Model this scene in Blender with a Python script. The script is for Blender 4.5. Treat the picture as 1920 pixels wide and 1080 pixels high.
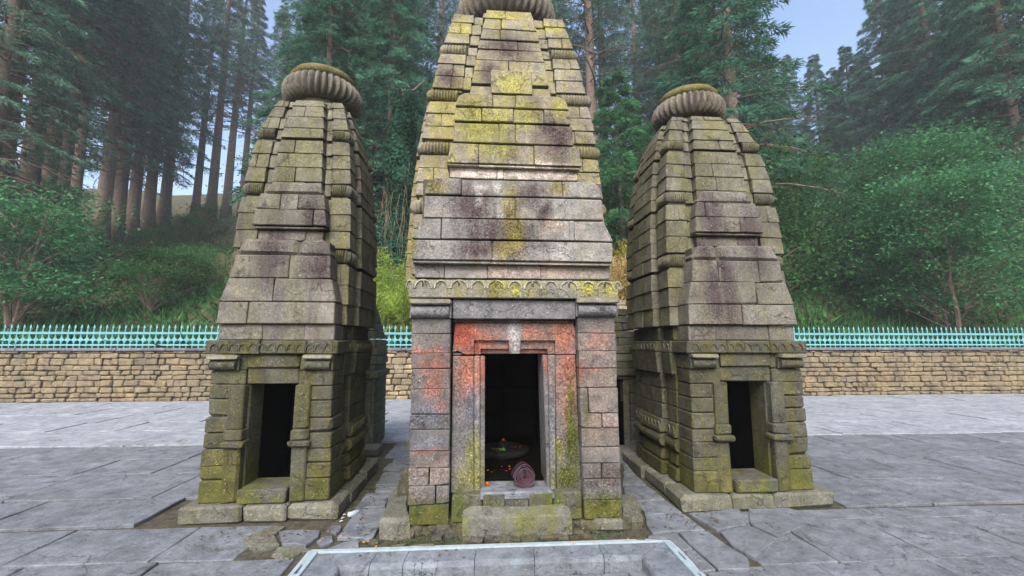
import bpy, bmesh, math, random
import numpy as np

R = math.radians
for o in list(bpy.data.objects):
    bpy.data.objects.remove(o)
scene = bpy.context.scene
COL = scene.collection

# ------------------------------------------------------------------ camera
F_PX, PITCH, YAW, CAM = 811.0, R(7.2), R(4.0), (-0.274, -3.6, 1.5)
cam_d = bpy.data.cameras.new('camera')
cam_d.sensor_fit = 'HORIZONTAL'
cam_d.sensor_width = 36.0
cam_d.lens = F_PX / 1920.0 * 36.0
cam_d.clip_start, cam_d.clip_end = 0.05, 3000
cam = bpy.data.objects.new('camera', cam_d)
cam.location = CAM
cam.rotation_euler = (R(90) + PITCH, 0, -YAW)
COL.objects.link(cam)
scene.camera = cam

# ------------------------------------------------------------------ sky and sun
SUN_EL, SUN_AZ = R(44), R(192)          # azimuth clockwise from +Y: behind the camera, a little left
world = bpy.data.worlds.new('World')
scene.world = world
world.use_nodes = True
wn = world.node_tree
sky = wn.nodes.new('ShaderNodeTexSky')
sky.sky_type = 'NISHITA'
sky.sun_disc = False
sky.sun_elevation = SUN_EL
sky.sun_rotation = SUN_AZ
sky.air_density = 1.0
sky.dust_density = 4.0
wn.links.new(sky.outputs[0], wn.nodes['Background'].inputs[0])
wn.nodes['Background'].inputs[1].default_value = 0.15
sun_d = bpy.data.lights.new('sun', 'SUN')
sun_d.energy = 1.5
sun_d.angle = R(28)
sun_d.color = (1.0, 0.975, 0.94)
sun = bpy.data.objects.new('sun', sun_d)
sun.rotation_euler = (R(90) - SUN_EL, 0, -SUN_AZ + math.pi)
COL.objects.link(sun)
sun.location = (0, -6, 12)

vs = scene.view_settings
vs.view_transform = 'Standard'
vs.look = 'None'
vs.exposure = 1.3
vs.gamma = 1.0
vs.use_curve_mapping = False
scene.cycles.use_denoising = True
scene.cycles.max_bounces = 6
scene.cycles.diffuse_bounces = 4
scene.cycles.transparent_max_bounces = 6
scene.cycles.caustics_reflective = False
scene.cycles.caustics_refractive = False

# ------------------------------------------------------------------ photo pixel -> place
_fw = np.array([math.sin(YAW) * math.cos(PITCH), math.cos(YAW) * math.cos(PITCH), math.sin(PITCH)])
_rt = np.array([math.cos(YAW), -math.sin(YAW), 0.0])
_up = np.cross(_rt, _fw)
_C = np.array(CAM)


def _ray(u, v):
    return _fw + _rt * (u - 960) / F_PX - _up * (v - 540) / F_PX


def at_y(u, v, Y):
    d = _ray(u, v)
    return _C + d * ((Y - _C[1]) / d[1])


def at_z(u, v, Z):
    d = _ray(u, v)
    return _C + d * ((Z - _C[2]) / d[2])


def X_(u, v, Y):
    return float(at_y(u, v, Y)[0])


def Z_(v, Y, u=962):
    return float(at_y(u, v, Y)[2])


# ------------------------------------------------------------------ object helpers
def tag(o, label=None, cat=None, group=None, kind=None):
    if label: o['label'] = label
    if cat: o['category'] = cat
    if group: o['group'] = group
    if kind: o['kind'] = kind
    return o


def thing(name, loc, label, cat, group=None, rz=0.0):
    o = bpy.data.objects.new(name, None)
    o.empty_display_size = 0.2
    o.location = loc
    o.rotation_euler = (0, 0, rz)
    COL.objects.link(o)
    return tag(o, label, cat, group)


def link(name, me, parent=None, loc=(0, 0, 0)):
    o = bpy.data.objects.new(name, me)
    o.location = loc
    if parent is not None:
        o.parent = parent
    COL.objects.link(o)
    return o


def mk(name, verts, faces, mat, parent=None, smooth=False, centre=True, fix=False):
    v = np.asarray(verts, dtype=float)
    c = np.zeros(3)
    if centre:
        c = (v.min(0) + v.max(0)) / 2
    me = bpy.data.meshes.new(name)
    me.from_pydata((v - c).tolist(), [], faces)
    if fix:
        bm = bmesh.new(); bm.from_mesh(me)
        bmesh.ops.recalc_face_normals(bm, faces=bm.faces)
        bm.to_mesh(me); bm.free()
    if smooth:
        me.polygons.foreach_set('use_smooth', [True] * len(me.polygons))
    me.materials.append(mat)
    return link(name, me, parent, tuple(c))


def adopt(child, part):
    child.parent = part
    child.location = tuple(np.array(child.location) - np.array(part.location))
    return child


def copy_tree(o, parent=None):
    c = o.copy()
    COL.objects.link(c)
    c.parent = parent
    for ch in list(o.children):
        copy_tree(ch, c)
    return c


# chamfered, slightly uneven hexahedron: 24 verts, 44 triangles
_BITS = [(i & 1, (i >> 1) & 1, (i >> 2) & 1) for i in range(8)]
_HF = []
_VI = {}
for i in range(8):
    for a in range(3):
        _VI[(i, a)] = i * 3 + a
for a in range(3):
    b, c = (a + 1) % 3, (a + 2) % 3
    for s in (0, 1):
        idx = s << a
        q = [idx, idx | (1 << b), idx | (1 << b) | (1 << c), idx | (1 << c)]
        _HF.append([_VI[(k, a)] for k in q])
for e in range(3):                      # edges running along axis e
    b, c = (e + 1) % 3, (e + 2) % 3
    for sb in (0, 1):
        for sc in (0, 1):
            i0 = (sb << b) | (sc << c)
            i1 = i0 | (1 << e)
            _HF.append([_VI[(i0, b)], _VI[(i1, b)], _VI[(i1, c)], _VI[(i0, c)]])
for i in range(8):
    _HF.append([_VI[(i, 0)], _VI[(i, 1)], _VI[(i, 2)]])


def hexa(c8, ch, jit, rng):
    c8 = np.asarray(c8, dtype=float)
    c8 = c8 + np.array([[rng.uniform(-jit, jit) for _ in range(3)] for _ in range(8)])
    V = np.zeros((24, 3))
    for i in range(8):
        dirs = []
        k0 = ch * rng.uniform(0.6, 1.5)
        if rng.random() < 0.07:
            k0 *= 2.2
        for a in range(3):
            d = c8[i ^ (1 << a)] - c8[i]
            L = np.linalg.norm(d)
            dirs.append(d / L * min(k0, L * 0.3))
        for a in range(3):
            V[i * 3 + a] = c8[i] + dirs[(a + 1) % 3] + dirs[(a + 2) % 3]
    cen = V.mean(0)
    faces = []
    for f in _HF:
        p = V[f]
        n = np.cross(p[1] - p[0], p[2] - p[0])
        faces.append(f if np.dot(n, p.mean(0) - cen) > 0 else f[::-1])
    return V, faces


def stone(c8, mat, parent, rng, name='stone', ch=0.005, jit=0.004):
    V, f = hexa(c8, ch, jit, rng)
    return mk(name, V, f, mat, parent)


def box8(x0, x1, y0, y1, z0, z1):
    return [((x0, x1)[b[0]], (y0, y1)[b[1]], (z0, z1)[b[2]]) for b in _BITS]


def prism(name, prof, axis_pts, mat, parent, smooth=False, fix=True):
    """prof: list of 2-D points; axis_pts: two functions (a,b)->xyz for both ends."""
    n = len(prof)
    v = [axis_pts[0](*p) for p in prof] + [axis_pts[1](*p) for p in prof]
    f = [[i, (i + 1) % n, n + (i + 1) % n, n + i] for i in range(n)]
    f += [list(range(n))[::-1], [n + i for i in range(n)]]
    return mk(name, v, f, mat, parent, smooth, True, fix)


def tube(pts, rads, sides=6):
    pts = np.asarray(pts, float)
    V, Fs = [], []
    n = len(pts)
    for i in range(n):
        t = pts[min(i + 1, n - 1)] - pts[max(i - 1, 0)]
        t = t / (np.linalg.norm(t) + 1e-9)
        a = np.array([0, 0, 1.0]) if abs(t[2]) < 0.9 else np.array([1.0, 0, 0])
        x = np.cross(a, t); x /= np.linalg.norm(x)
        y = np.cross(t, x)
        for k in range(sides):
            an = 2 * math.pi * k / sides
            V.append(pts[i] + (x * math.cos(an) + y * math.sin(an)) * rads[i])
    for i in range(n - 1):
        for k in range(sides):
            k2 = (k + 1) % sides
            Fs.append([i * sides + k, i * sides + k2, (i + 1) * sides + k2, (i + 1) * sides + k])
    Fs.append(list(range(sides))[::-1])
    Fs.append([(n - 1) * sides + k for k in range(sides)])
    return V, Fs


class MB:
    def __init__(s): s.v, s.f = [], []
    def add(s, V, Fs):
        o = len(s.v)
        s.v += [tuple(p) for p in V]
        s.f += [[i + o for i in q] for q in Fs]
        return s
    def box(s, x0, x1, y0, y1, z0, z1):
        V = box8(x0, x1, y0, y1, z0, z1)
        return s.add(V, [[0, 2, 3, 1], [4, 5, 7, 6], [0, 1, 5, 4], [2, 6, 7, 3], [0, 4, 6, 2], [1, 3, 7, 5]])
    def build(s, name, mat, parent=None, smooth=False, fix=False, centre=True):
        return mk(name, s.v, s.f, mat, parent, smooth, centre, fix)


# ------------------------------------------------------------------ materials
class NT:
    def __init__(s, name):
        s.m = bpy.data.materials.new(name)
        s.m.use_nodes = True
        s.t = s.m.node_tree
        s.n = s.t.nodes
        s.bsdf = s.n['Principled BSDF']
        s.out = s.n['Material Output']
    def link(s, a, b): s.t.links.new(a, b)
    def put(s, sock, v):
        if hasattr(v, 'is_linked') or hasattr(v, 'links'):
            s.link(v, sock)
        else:
            if sock.type == 'RGBA' and len(v) == 3: v = (*v, 1)
            sock.default_value = v
    def pos(s): return s.n.new('ShaderNodeNewGeometry').outputs['Position']
    def nrm_z(s):
        x = s.n.new('ShaderNodeSeparateXYZ')
        s.link(s.n.new('ShaderNodeNewGeometry').outputs['Normal'], x.inputs[0])
        return x.outputs[2]
    def rnd(s): return s.n.new('ShaderNodeObjectInfo').outputs['Random']
    def noise(s, vec, scale, detail=4, rough=0.6, dist=0.0, col=False):
        n = s.n.new('ShaderNodeTexNoise')
        s.put(n.inputs['Vector'], vec)
        n.inputs['Scale'].default_value = scale
        n.inputs['Detail'].default_value = detail
        n.inputs['Roughness'].default_value = rough
        n.inputs['Distortion'].default_value = dist
        return n.outputs['Color' if col else 'Fac']
    def voro(s, vec, scale, feature='F1', out='Distance'):
        n = s.n.new('ShaderNodeTexVoronoi')
        n.feature = feature
        s.put(n.inputs['Vector'], vec)
        n.inputs['Scale'].default_value = scale
        return n.outputs[out]
    def m(s_, *a): pass
    def math(s, op, a, b=0.0, clamp=False):
        n = s.n.new('ShaderNodeMath'); n.operation = op; n.use_clamp = clamp
        s.put(n.inputs[0], a); s.put(n.inputs[1], b)
        return n.outputs[0]
    def vmath(s, op, a, b=None, c=None):
        n = s.n.new('ShaderNodeVectorMath'); n.operation = op
        s.put(n.inputs[0], a)
        if b is not None: s.put(n.inputs[1], b)
        if c is not None: s.put(n.inputs[2], c)
        return n.outputs['Value' if op in ('LENGTH', 'DISTANCE', 'DOT_PRODUCT') else 'Vector']
    def ramp(s, fac, lo, hi, a=0.0, b=1.0, smooth=True):
        n = s.n.new('ShaderNodeMapRange')
        n.interpolation_type = 'SMOOTHSTEP' if smooth else 'LINEAR'
        s.put(n.inputs[0], fac)
        for k, v in zip((1, 2, 3, 4), (lo, hi, a, b)): n.inputs[k].default_value = v
        return n.outputs[0]
    def mix(s, fac, a, b, mode='MIX'):
        n = s.n.new('ShaderNodeMix'); n.data_type = 'RGBA'; n.blend_type = mode
        s.put(n.inputs[0], fac); s.put(n.inputs[6], a); s.put(n.inputs[7], b)
        return n.outputs[2]
    def bump(s, h, strength=0.5, dist=0.02):
        n = s.n.new('ShaderNodeBump')
        s.put(n.inputs['Height'], h)
        n.inputs['Strength'].default_value = strength
        n.inputs['Distance'].default_value = dist
        s.link(n.outputs[0], s.bsdf.inputs['Normal'])
    def fin(s, col, rough=0.9, spec=0.2, metal=0.0):
        s.put(s.bsdf.inputs['Base Color'], col)
        s.put(s.bsdf.inputs['Roughness'], rough)
        s.bsdf.inputs['Specular IOR Level'].default_value = spec
        s.bsdf.inputs['Metallic'].default_value = metal
        return s.m


YEL, OLIVE, MOSS = (0.31, 0.285, 0.07), (0.105, 0.098, 0.028), (0.055, 0.075, 0.012)
PURP, REDP, WHT, ORA = (0.086, 0.066, 0.064), (0.42, 0.085, 0.05), (0.5, 0.49, 0.46), (0.42, 0.16, 0.07)
BLUE = (0.13, 0.14, 0.165)


def stone_mat(name, base=(0.33, 0.30, 0.25), alt=(0.24, 0.225, 0.20), lichen=0.5, lichen_col=YEL, stain=0.3, moss_z=None,
              moss_col=MOSS, blobs=(), warm=0.0, speck=1.0, var=0.35, top_moss=0.0, dark=1.0, stain_col=(0.058, 0.050, 0.046)):
    """blobs: (colour, opacity, [(x,z,rx,rz)...]) patches of pigment or lichen at places on a wall (world x,z)."""
    k = 0.72 * dark
    base = tuple(c * k for c in base); alt = tuple(c * k for c in alt); lichen_col = tuple(c * k for c in lichen_col)
    blobs = [(tuple(c * 0.78 for c in cl), op, l) for cl, op, l in blobs]
    t = NT(name)
    P = t.pos()
    nA = t.noise(P, 1.6, 5, 0.6, 0.4)
    rnd = t.rnd()
    Pb = t.vmath('ADD', P, t.vmath('MULTIPLY', t.mix(1.0, (1, 1, 1), rnd, 'MULTIPLY'), (9.1, 5.3, 7.7)))
    nB = t.noise(Pb, 8, 8, 0.72)
    nC = t.noise(P, 62, 3, 0.75)
    st = t.noise(t.vmath('MULTIPLY', P, (5.5, 5.5, 0.75)), 1.0, 7, 0.68, 0.3)
    col = t.mix(t.ramp(t.math('ADD', nA, t.math('MULTIPLY', t.math('SUBTRACT', rnd, 0.5), 0.22)), 0.35, 0.65), base, alt)
    if warm:
        col = t.mix(t.math('MULTIPLY', t.ramp(t.noise(P, 3.3, 4, .6), 0.5, 0.7), warm), col, (0.42, 0.25, 0.15))
    br = t.math('ADD', t.math('MULTIPLY', rnd, var), 1.0 - var / 2)
    br = t.math('MULTIPLY', br, t.ramp(nB, 0.25, 0.75, 0.48, 1.42, False))
    # lichen and dark water streaks
    if lichen:
        lm = t.math('MULTIPLY', t.ramp(t.math('ADD', st, t.math('MULTIPLY', nB, 0.35)), 0.60, 0.80), lichen)
        col = t.mix(lm, col, lichen_col)
    if stain:
        st2 = t.noise(t.vmath('MULTIPLY_ADD', P, (4.2, 4.2, 0.55), (7.3, 2.1, 4.0)), 1.0, 7, 0.7, 0.3)
        sm = t.math('MULTIPLY', t.ramp(t.math('ADD', st2, t.math('MULTIPLY', nB, 0.25)), 0.62, 0.78), stain)
        col = t.mix(sm, col, stain_col)
    if blobs:
        dist = t.vmath('MULTIPLY', t.vmath('SUBTRACT', t.noise(t.vmath('MULTIPLY', P, (1.6, 1.0, 0.7)), 7, 6, 0.7, 0, True), (0.5, 0.5, 0.5)), (0.10, 0, 0.22))
        Pd = t.vmath('ADD', P, dist)
        fine = t.noise(t.vmath('MULTIPLY', P, (15, 15, 4.5)), 1.0, 9, 0.72)
        for bi, (colr, op, lst) in enumerate(blobs):
            acc = None
            for (x, z, rx, rz) in lst:
                q = t.vmath('MULTIPLY_ADD', Pd, (1 / rx, 0, 1 / rz), (-x / rx, 0, -z / rz))
                d = t.ramp(t.vmath('LENGTH', q), 1.9, 0.15)
                acc = d if acc is None else t.math('MAXIMUM', acc, d)
            brk = t.math('ADD', t.math('MULTIPLY', fine, 0.62), t.math('MULTIPLY', t.math('ADD', st if bi % 2 else nA, nB), 0.24))
            acc = t.math('MULTIPLY', t.math('MULTIPLY', acc, t.ramp(brk, 0.36, 0.62, 0.42, 1.42)), op, True)
            tone = t.mix(t.ramp(nC, 0.35, 0.65), tuple(c * .72 for c in colr), tuple(min(1, c * 1.22) for c in colr))
            col = t.mix(acc, col, tone)
    if moss_z:
        z0, z1, amt = moss_z
        sx = t.n.new('ShaderNodeSeparateXYZ'); t.link(P, sx.inputs[0])
        g = t.math('ADD', t.ramp(sx.outputs[2], z0, z1, 1.0, 0.0, False), t.math('MULTIPLY', t.math('SUBTRACT', st, 0.5), 1.5))
        g = t.math('MULTIPLY', t.ramp(t.math('ADD', g, t.math('MULTIPLY', t.math('SUBTRACT', nB, 0.5), 0.7)), 0.35, 0.85), amt)
        col = t.mix(g, col, t.mix(t.ramp(nA, 0.4, 0.6), moss_col, OLIVE))
    if top_moss:
        g = t.math('MULTIPLY', t.ramp(t.math('ADD', t.nrm_z(), t.math('MULTIPLY', nB, 0.6)), 0.55, 1.1), top_moss)
        col = t.mix(g, col, t.mix(nA, OLIVE, MOSS))
    # granite grain
    col = t.mix(1.0, col, t.mix(1.0, (1, 1, 1), br, 'MULTIPLY'), 'MULTIPLY')
    sp = t.ramp(nC, 0.30, 0.70, 1 - 0.42 * speck, 1 + 0.48 * speck, False)
    r2 = t.math('FRACT', t.math('MULTIPLY', rnd, 17.3))
    sp = t.math('ADD', t.math('MULTIPLY', t.math('SUBTRACT', sp, 1.0), t.math('ADD', t.math('MULTIPLY', r2, 0.75), 0.40)), 1.0)
    col = t.mix(1.0, col, t.mix(1.0, (1, 1, 1), sp, 'MULTIPLY'), 'MULTIPLY')
    col = t.mix(t.math('MULTIPLY', t.ramp(nC, 0.655, 0.70), 0.45 * speck), col, (0.6, 0.58, 0.54))
    crk = t.ramp(t.voro(t.vmath('ADD', Pb, t.vmath('MULTIPLY', t.noise(Pb, 5, 5, .7, 0, True), (0.35, 0.35, 0.35))), 2.3, 'DISTANCE_TO_EDGE'), 0.0, 0.012)
    crk = t.math('MAXIMUM', crk, t.ramp(t.noise(Pb, 2.2, 3, .6), 0.52, 0.47))
    col = t.mix(1.0, col, t.mix(1.0, (1, 1, 1), t.ramp(crk, 0, 1, 0.5, 1.0), 'MULTIPLY'), 'MULTIPLY')
    pits = t.ramp(t.noise(P, 24, 3, 0.6), 0.33, 0.42)
    h = t.math('ADD', t.math('MULTIPLY', t.math('ADD', nB, t.math('MULTIPLY', crk, 0.5)), 1.0), t.math('ADD', t.math('MULTIPLY', nC, 0.22), t.math('MULTIPLY', pits, 0.22)))
    t.bump(h, 0.75, 0.022)
    return t.fin(col, 0.93, 0.15)


def flat_mat(name, a, b, scale=8, rough=0.85, bump=0.3, spec=0.2, metal=0.0, var=0.2):
    t = NT(name)
    P = t.pos()
    n = t.noise(P, scale, 7, 0.7)
    col = t.mix(t.ramp(n, 0.3, 0.7), a, b)
    br = t.math('ADD', t.math('MULTIPLY', t.rnd(), var), 1 - var / 2)
    col = t.mix(1.0, col, t.mix(1.0, (1, 1, 1), br, 'MULTIPLY'), 'MULTIPLY')
    if bump: t.bump(n, bump, 0.02)
    return t.fin(col, rough, spec, metal)


def leaf_mat(name, a, b, dry=None, trans=0.35, var=0.5):
    t = NT(name)
    P = t.pos()
    n = t.noise(P, 0.7, 3, 0.6)
    n2 = t.noise(P, 5.0, 2, 0.6)
    col = t.mix(t.ramp(n2, 0.35, 0.65), a, b)
    if dry: col = t.mix(t.ramp(n, 0.60, 0.72), col, dry)
    br = t.math('ADD', t.math('MULTIPLY', t.rnd(), var), 1 - var / 2)
    br = t.math('MULTIPLY', br, t.ramp(t.noise(P, 1.15, 4, 0.6), 0.36, 0.64, 0.5, 1.45, False))
    col = t.mix(1.0, col, t.mix(1.0, (1, 1, 1), br, 'MULTIPLY'), 'MULTIPLY')
    d = t.n.new('ShaderNodeBsdfDiffuse'); tr = t.n.new('ShaderNodeBsdfTranslucent'); mx = t.n.new('ShaderNodeMixShader')
    t.link(col, d.inputs[0]); t.link(col, tr.inputs[0])
    mx.inputs[0].default_value = trans
    t.link(d.outputs[0], mx.inputs[1]); t.link(tr.outputs[0], mx.inputs[2])
    t.link(mx.outputs[0], t.out.inputs[0])
    t.n.remove(t.bsdf)
    return t.m


def pb(col, op, Y, lst):
    """blobs given as photo pixels (u,v,half-width,half-height) on the wall plane Y"""
    o = []
    for (u, v, w, h) in lst:
        p = at_y(u, v, Y); a = at_y(u + w, v, Y); b = at_y(u, v - h, Y)
        o.append((float(p[0]), float(p[2]), abs(float(a[0] - p[0])), abs(float(b[2] - p[2]))))
    return (col, op, o)


M = {}
M['shik'] = stone_mat('stone_tower', (0.36, 0.335, 0.25), (0.25, 0.235, 0.185), dark=0.92, lichen=0.75, lichen_col=(0.33, 0.29, 0.09), stain=0.25,
    blobs=[pb(PURP, 0.75, 0.7, [(950, 95, 38, 28), (915, 150, 18, 22), (840, 145, 20, 26)]), pb(YEL, 0.7, 0.8, [(858, 52, 24, 16), (955, 35, 34, 8), (1030, 50, 26, 9)])])
M['tier2'] = stone_mat('stone_upper_pediment', (0.35, 0.325, 0.25), (0.26, 0.245, 0.20), dark=0.94, lichen=0.55, lichen_col=(0.36, 0.32, 0.07), stain=0.25,
    blobs=[pb(PURP, 0.85, 0.35, [(1040, 262, 34, 42), (1000, 215, 16, 20), (955, 292, 12, 14)]),
           pb((0.29, 0.275, 0.085), 0.75, 0.35, [(905, 240, 44, 34), (985, 222, 22, 24), (930, 285, 32, 16), (1050, 210, 14, 22), (958, 152, 26, 26), (880, 215, 20, 12)]),
           pb((0.62, 0.55, 0.50), 0.8, 0.3, [(905, 325, 60, 10), (1010, 325, 70, 10)])])
M['tier1'] = stone_mat('stone_lower_pediment', (0.335, 0.33, 0.315), (0.26, 0.252, 0.245), dark=0.9, lichen=0.12, stain=0.10, warm=0.10,
    blobs=[pb(PURP, 0.88, 0.05, [(885, 385, 36, 40), (930, 440, 70, 34), (1000, 360, 30, 20), (890, 468, 40, 18), (1022, 400, 12, 26)]),
           pb((0.17, 0.145, 0.045), 0.75, 0.05, [(815, 350, 24, 12), (958, 385, 14, 46), (965, 440, 16, 40), (950, 470, 20, 16), (1048, 352, 16, 14), (775, 465, 6, 22)]),
           pb((0.46, 0.45, 0.42), 0.45, 0.05, [(900, 352, 12, 8), (938, 401, 7, 8), (930, 350, 8, 6), (898, 372, 6, 10)]),
           pb((0.46, 0.33, 0.25), 0.35, 0.05, [(1040, 425, 18, 14), (1050, 508, 70, 14), (930, 508, 30, 12)])])
M['eave'] = stone_mat('stone_mossy_eave', (0.30, 0.29, 0.25), (0.24, 0.23, 0.21), lichen=0.85, lichen_col=(0.25, 0.23, 0.06), stain=0.15,
    blobs=[pb(YEL, 0.75, -0.02, [(965, 540, 12, 16), (940, 535, 16, 8), (1105, 535, 26, 14), (1145, 540, 12, 10)])], top_moss=0.6)
M['lintel'] = stone_mat('stone_grey_lintel', (0.27, 0.27, 0.285), (0.20, 0.20, 0.215), dark=0.88, lichen=0.0, stain=0.1, speck=1.1)
M['pillar'] = stone_mat('stone_pillar', (0.235, 0.228, 0.225), (0.165, 0.162, 0.17), dark=0.80, lichen=0.06, stain=0.35, warm=0.15, moss_z=(0.08, 0.42, 0.95),
    blobs=[pb((0.27, 0.19, 0.16), 0.22, 0.0, [(806, 690, 44, 60), (1125, 690, 44, 80), (1125, 800, 40, 40), (806, 870, 44, 30)]),
           pb((0.36, 0.12, 0.08), 0.5, 0.0, [(800, 660, 38, 5), (815, 685, 28, 14), (812, 725, 16, 22), (825, 762, 12, 14), (805, 848, 36, 4), (1120, 640, 16, 14), (1090, 700, 6, 18), (1110, 690, 22, 4)]),
           pb((0.34, 0.25, 0.20), 0.32, 0.0, [(1120, 720, 30, 26), (1115, 780, 26, 26), (1130, 830, 30, 16), (805, 890, 34, 14), (1120, 650, 34, 26)]),
           pb(BLUE, 0.6, 0.0, [(800, 775, 34, 24), (800, 830, 36, 14)]),
           pb((0.12, 0.10, 0.09), 0.8, 0.0, [(1130, 890, 34, 24), (800, 935, 34, 16)]),
           pb(MOSS, 0.45, 0.0, [(1098, 770, 7, 40)]), pb(MOSS, 0.9, 0.0, [(805, 965, 40, 20), (1130, 955, 40, 22)])])
M['frame'] = stone_mat('stone_painted_doorframe', (0.25, 0.242, 0.24), (0.185, 0.185, 0.198), dark=0.82, lichen=0.04, stain=0.12, speck=1.15,
    blobs=[pb((0.33, 0.17, 0.13), 0.42, 0.09, [(905, 632, 60, 34), (1035, 632, 60, 34), (880, 700, 30, 60), (1060, 720, 24, 80)]),
           pb((0.37, 0.095, 0.06), 0.85, 0.09, [(873, 630, 27, 26), (890, 655, 14, 8)]),
           pb((0.38, 0.14, 0.09), 0.6, 0.09, [(1000, 625, 16, 14), (1055, 630, 20, 26), (910, 640, 16, 20), (1066, 690, 14, 30), (884, 700, 22, 34), (1068, 760, 10, 50), (905, 690, 5, 26), (1025, 680, 4, 20), (940, 652, 20, 5), (1010, 657, 24, 4)]),
           pb((0.42, 0.42, 0.44), 0.6, 0.09, [(964, 625, 9, 30), (965, 655, 7, 8)]),
           pb(BLUE, 0.65, 0.09, [(884, 760, 16, 34), (890, 800, 20, 20), (1035, 790, 8, 60)]),
           pb((0.20, 0.195, 0.05), 0.7, 0.09, [(884, 895, 24, 26), (888, 850, 12, 40), (1050, 845, 8, 18)]),
           pb((0.075, 0.085, 0.02), 0.9, 0.09, [(1074, 830, 14, 80), (1062, 895, 26, 24), (862, 916, 9, 8)]),
           pb((0.09, 0.12, 0.015), 0.7, 0.09, [(1068, 760, 4, 44)])])
M['base'] = stone_mat('stone_mossy_base', (0.18, 0.178, 0.155), (0.12, 0.118, 0.105), dark=0.8, lichen=0.7, lichen_col=(0.12, 0.125, 0.03), stain=0.2, moss_z=(0.0, 0.5, 0.8),
    moss_col=(0.06, 0.085, 0.015))
M['step'] = stone_mat('stone_step', (0.25, 0.25, 0.22), (0.17, 0.17, 0.16), dark=0.8, lichen=0.8, lichen_col=(0.20, 0.21, 0.06), stain=0.15, speck=1.1)
M['rock'] = stone_mat('stone_rubble', (0.12, 0.112, 0.09), (0.075, 0.07, 0.058), lichen=0.5, lichen_col=(0.13, 0.13, 0.04), stain=0.2)
M['side_up'] = stone_mat('stone_side_tower', (0.30, 0.29, 0.22), (0.20, 0.195, 0.155), lichen=0.6, lichen_col=(0.20, 0.19, 0.06), stain=0.75, var=0.5, dark=0.72)
M['side_low'] = stone_mat('stone_side_wall', (0.150, 0.150, 0.112), (0.105, 0.106, 0.085), lichen=0.7, lichen_col=(0.115, 0.108, 0.03), stain=0.3, moss_z=(0.1, 0.95, 0.75),  # base colour darkened for the shade of the narrow lanes, besides real moss
    moss_col=(0.06, 0.064, 0.012), var=0.4, dark=0.86)
M['side_ped'] = stone_mat('stone_side_pediment', (0.27, 0.255, 0.22), (0.21, 0.20, 0.185), lichen=0.35, lichen_col=(0.2, 0.19, 0.07), stain=0.6, dark=0.85, stain_col=(0.06, 0.05, 0.05),
    blobs=[pb((0.078, 0.062, 0.062), 0.75, 0.45, [(1345, 400, 22, 60), (1340, 560, 18, 60), (1325, 470, 14, 30), (1362, 540, 12, 80), (600, 410, 30, 30), (570, 395, 14, 40), (590, 500, 30, 30), (1420, 450, 20, 60), (500, 470, 24, 60)])])
M['amal'] = stone_mat('stone_crown_disc', (0.235, 0.215, 0.185), (0.165, 0.15, 0.14), lichen=0.25, lichen_col=(0.2, 0.19, 0.07), stain=0.35, top_moss=0.5)
M['cap'] = stone_mat('stone_mossy_cap', (0.22, 0.20, 0.10), (0.15, 0.14, 0.07), lichen=0.6, lichen_col=(0.20, 0.17, 0.03), stain=0.2)
M['rim'] = stone_mat('stone_lichened_rim', (0.46, 0.47, 0.36), (0.36, 0.36, 0.25), lichen=0.3, lichen_col=(0.34, 0.32, 0.08), stain=0.0)
M['plinth'] = stone_mat('stone_plinth', (0.21, 0.21, 0.175), (0.16, 0.16, 0.135), lichen=0.45, lichen_col=(0.12, 0.12, 0.045), stain=0.2)
M['rear'] = stone_mat('stone_rear_shrine', (0.17, 0.165, 0.13), (0.12, 0.118, 0.10), lichen=0.6, lichen_col=(0.12, 0.115, 0.03), stain=0.2)
M['tan'] = stone_mat('stone_far_shrine', (0.34, 0.29, 0.21), (0.27, 0.235, 0.18), lichen=0.2, stain=0.1)
M['core'] = flat_mat('stone_core', (0.05, 0.047, 0.04), (0.08, 0.075, 0.06), 12)
M['cella'] = flat_mat('shade_dark_cella_stone', (0.002, 0.002, 0.0017), (0.007, 0.006, 0.004), 7, 1.0, 0.3, 0.0)  # near-black: the darkness of the unlit interiors is put into the colour
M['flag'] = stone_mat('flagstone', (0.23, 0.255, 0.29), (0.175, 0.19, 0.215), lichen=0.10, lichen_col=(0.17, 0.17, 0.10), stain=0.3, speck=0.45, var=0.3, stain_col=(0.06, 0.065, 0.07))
M['flag_far'] = stone_mat('flagstone_far_lit', (0.40, 0.43, 0.47), (0.31, 0.33, 0.37), lichen=0.0, stain=0.2, stain_col=(0.12, 0.125, 0.13), speck=0.3, var=0.2)  # paler copy of the flagstone: the open court's brightness is in the colour
M['kerb'] = stone_mat('kerb_slate', (0.25, 0.285, 0.325), (0.185, 0.21, 0.24), lichen=0.0, stain=0.3, speck=0.35, var=0.18, stain_col=(0.07, 0.075, 0.08))
M['wallstone'] = stone_mat('wall_rubble', (0.38, 0.31, 0.21), (0.25, 0.215, 0.16), lichen=0.2, stain=0.25, var=0.9, warm=0.3)
M['soil'] = flat_mat('damp_soil', (0.035, 0.03, 0.022), (0.085, 0.078, 0.055), 14, 1.0, 0.8)
M['hill'] = flat_mat('forest_floor', (0.035, 0.045, 0.02), (0.075, 0.06, 0.03), 0.9, 1.0, 0.6)
M['steel'] = flat_mat('pale_metal_strip', (0.46, 0.57, 0.63), (0.36, 0.44, 0.49), 20, 0.4, 0.05, 0.5, 0.35, 0.05)
M['dark'] = flat_mat('dark_slot', (0.01, 0.01, 0.01), (0.02, 0.02, 0.02), 20)
M['turq'] = flat_mat('turquoise_paint', (0.10, 0.29, 0.33), (0.16, 0.38, 0.41), 30, 0.5, 0.05)
M['bark'] = flat_mat('conifer_bark', (0.10, 0.075, 0.06), (0.19, 0.145, 0.12), 6, 1.0, 0.8, 0.1, 0, 0.5)
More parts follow.
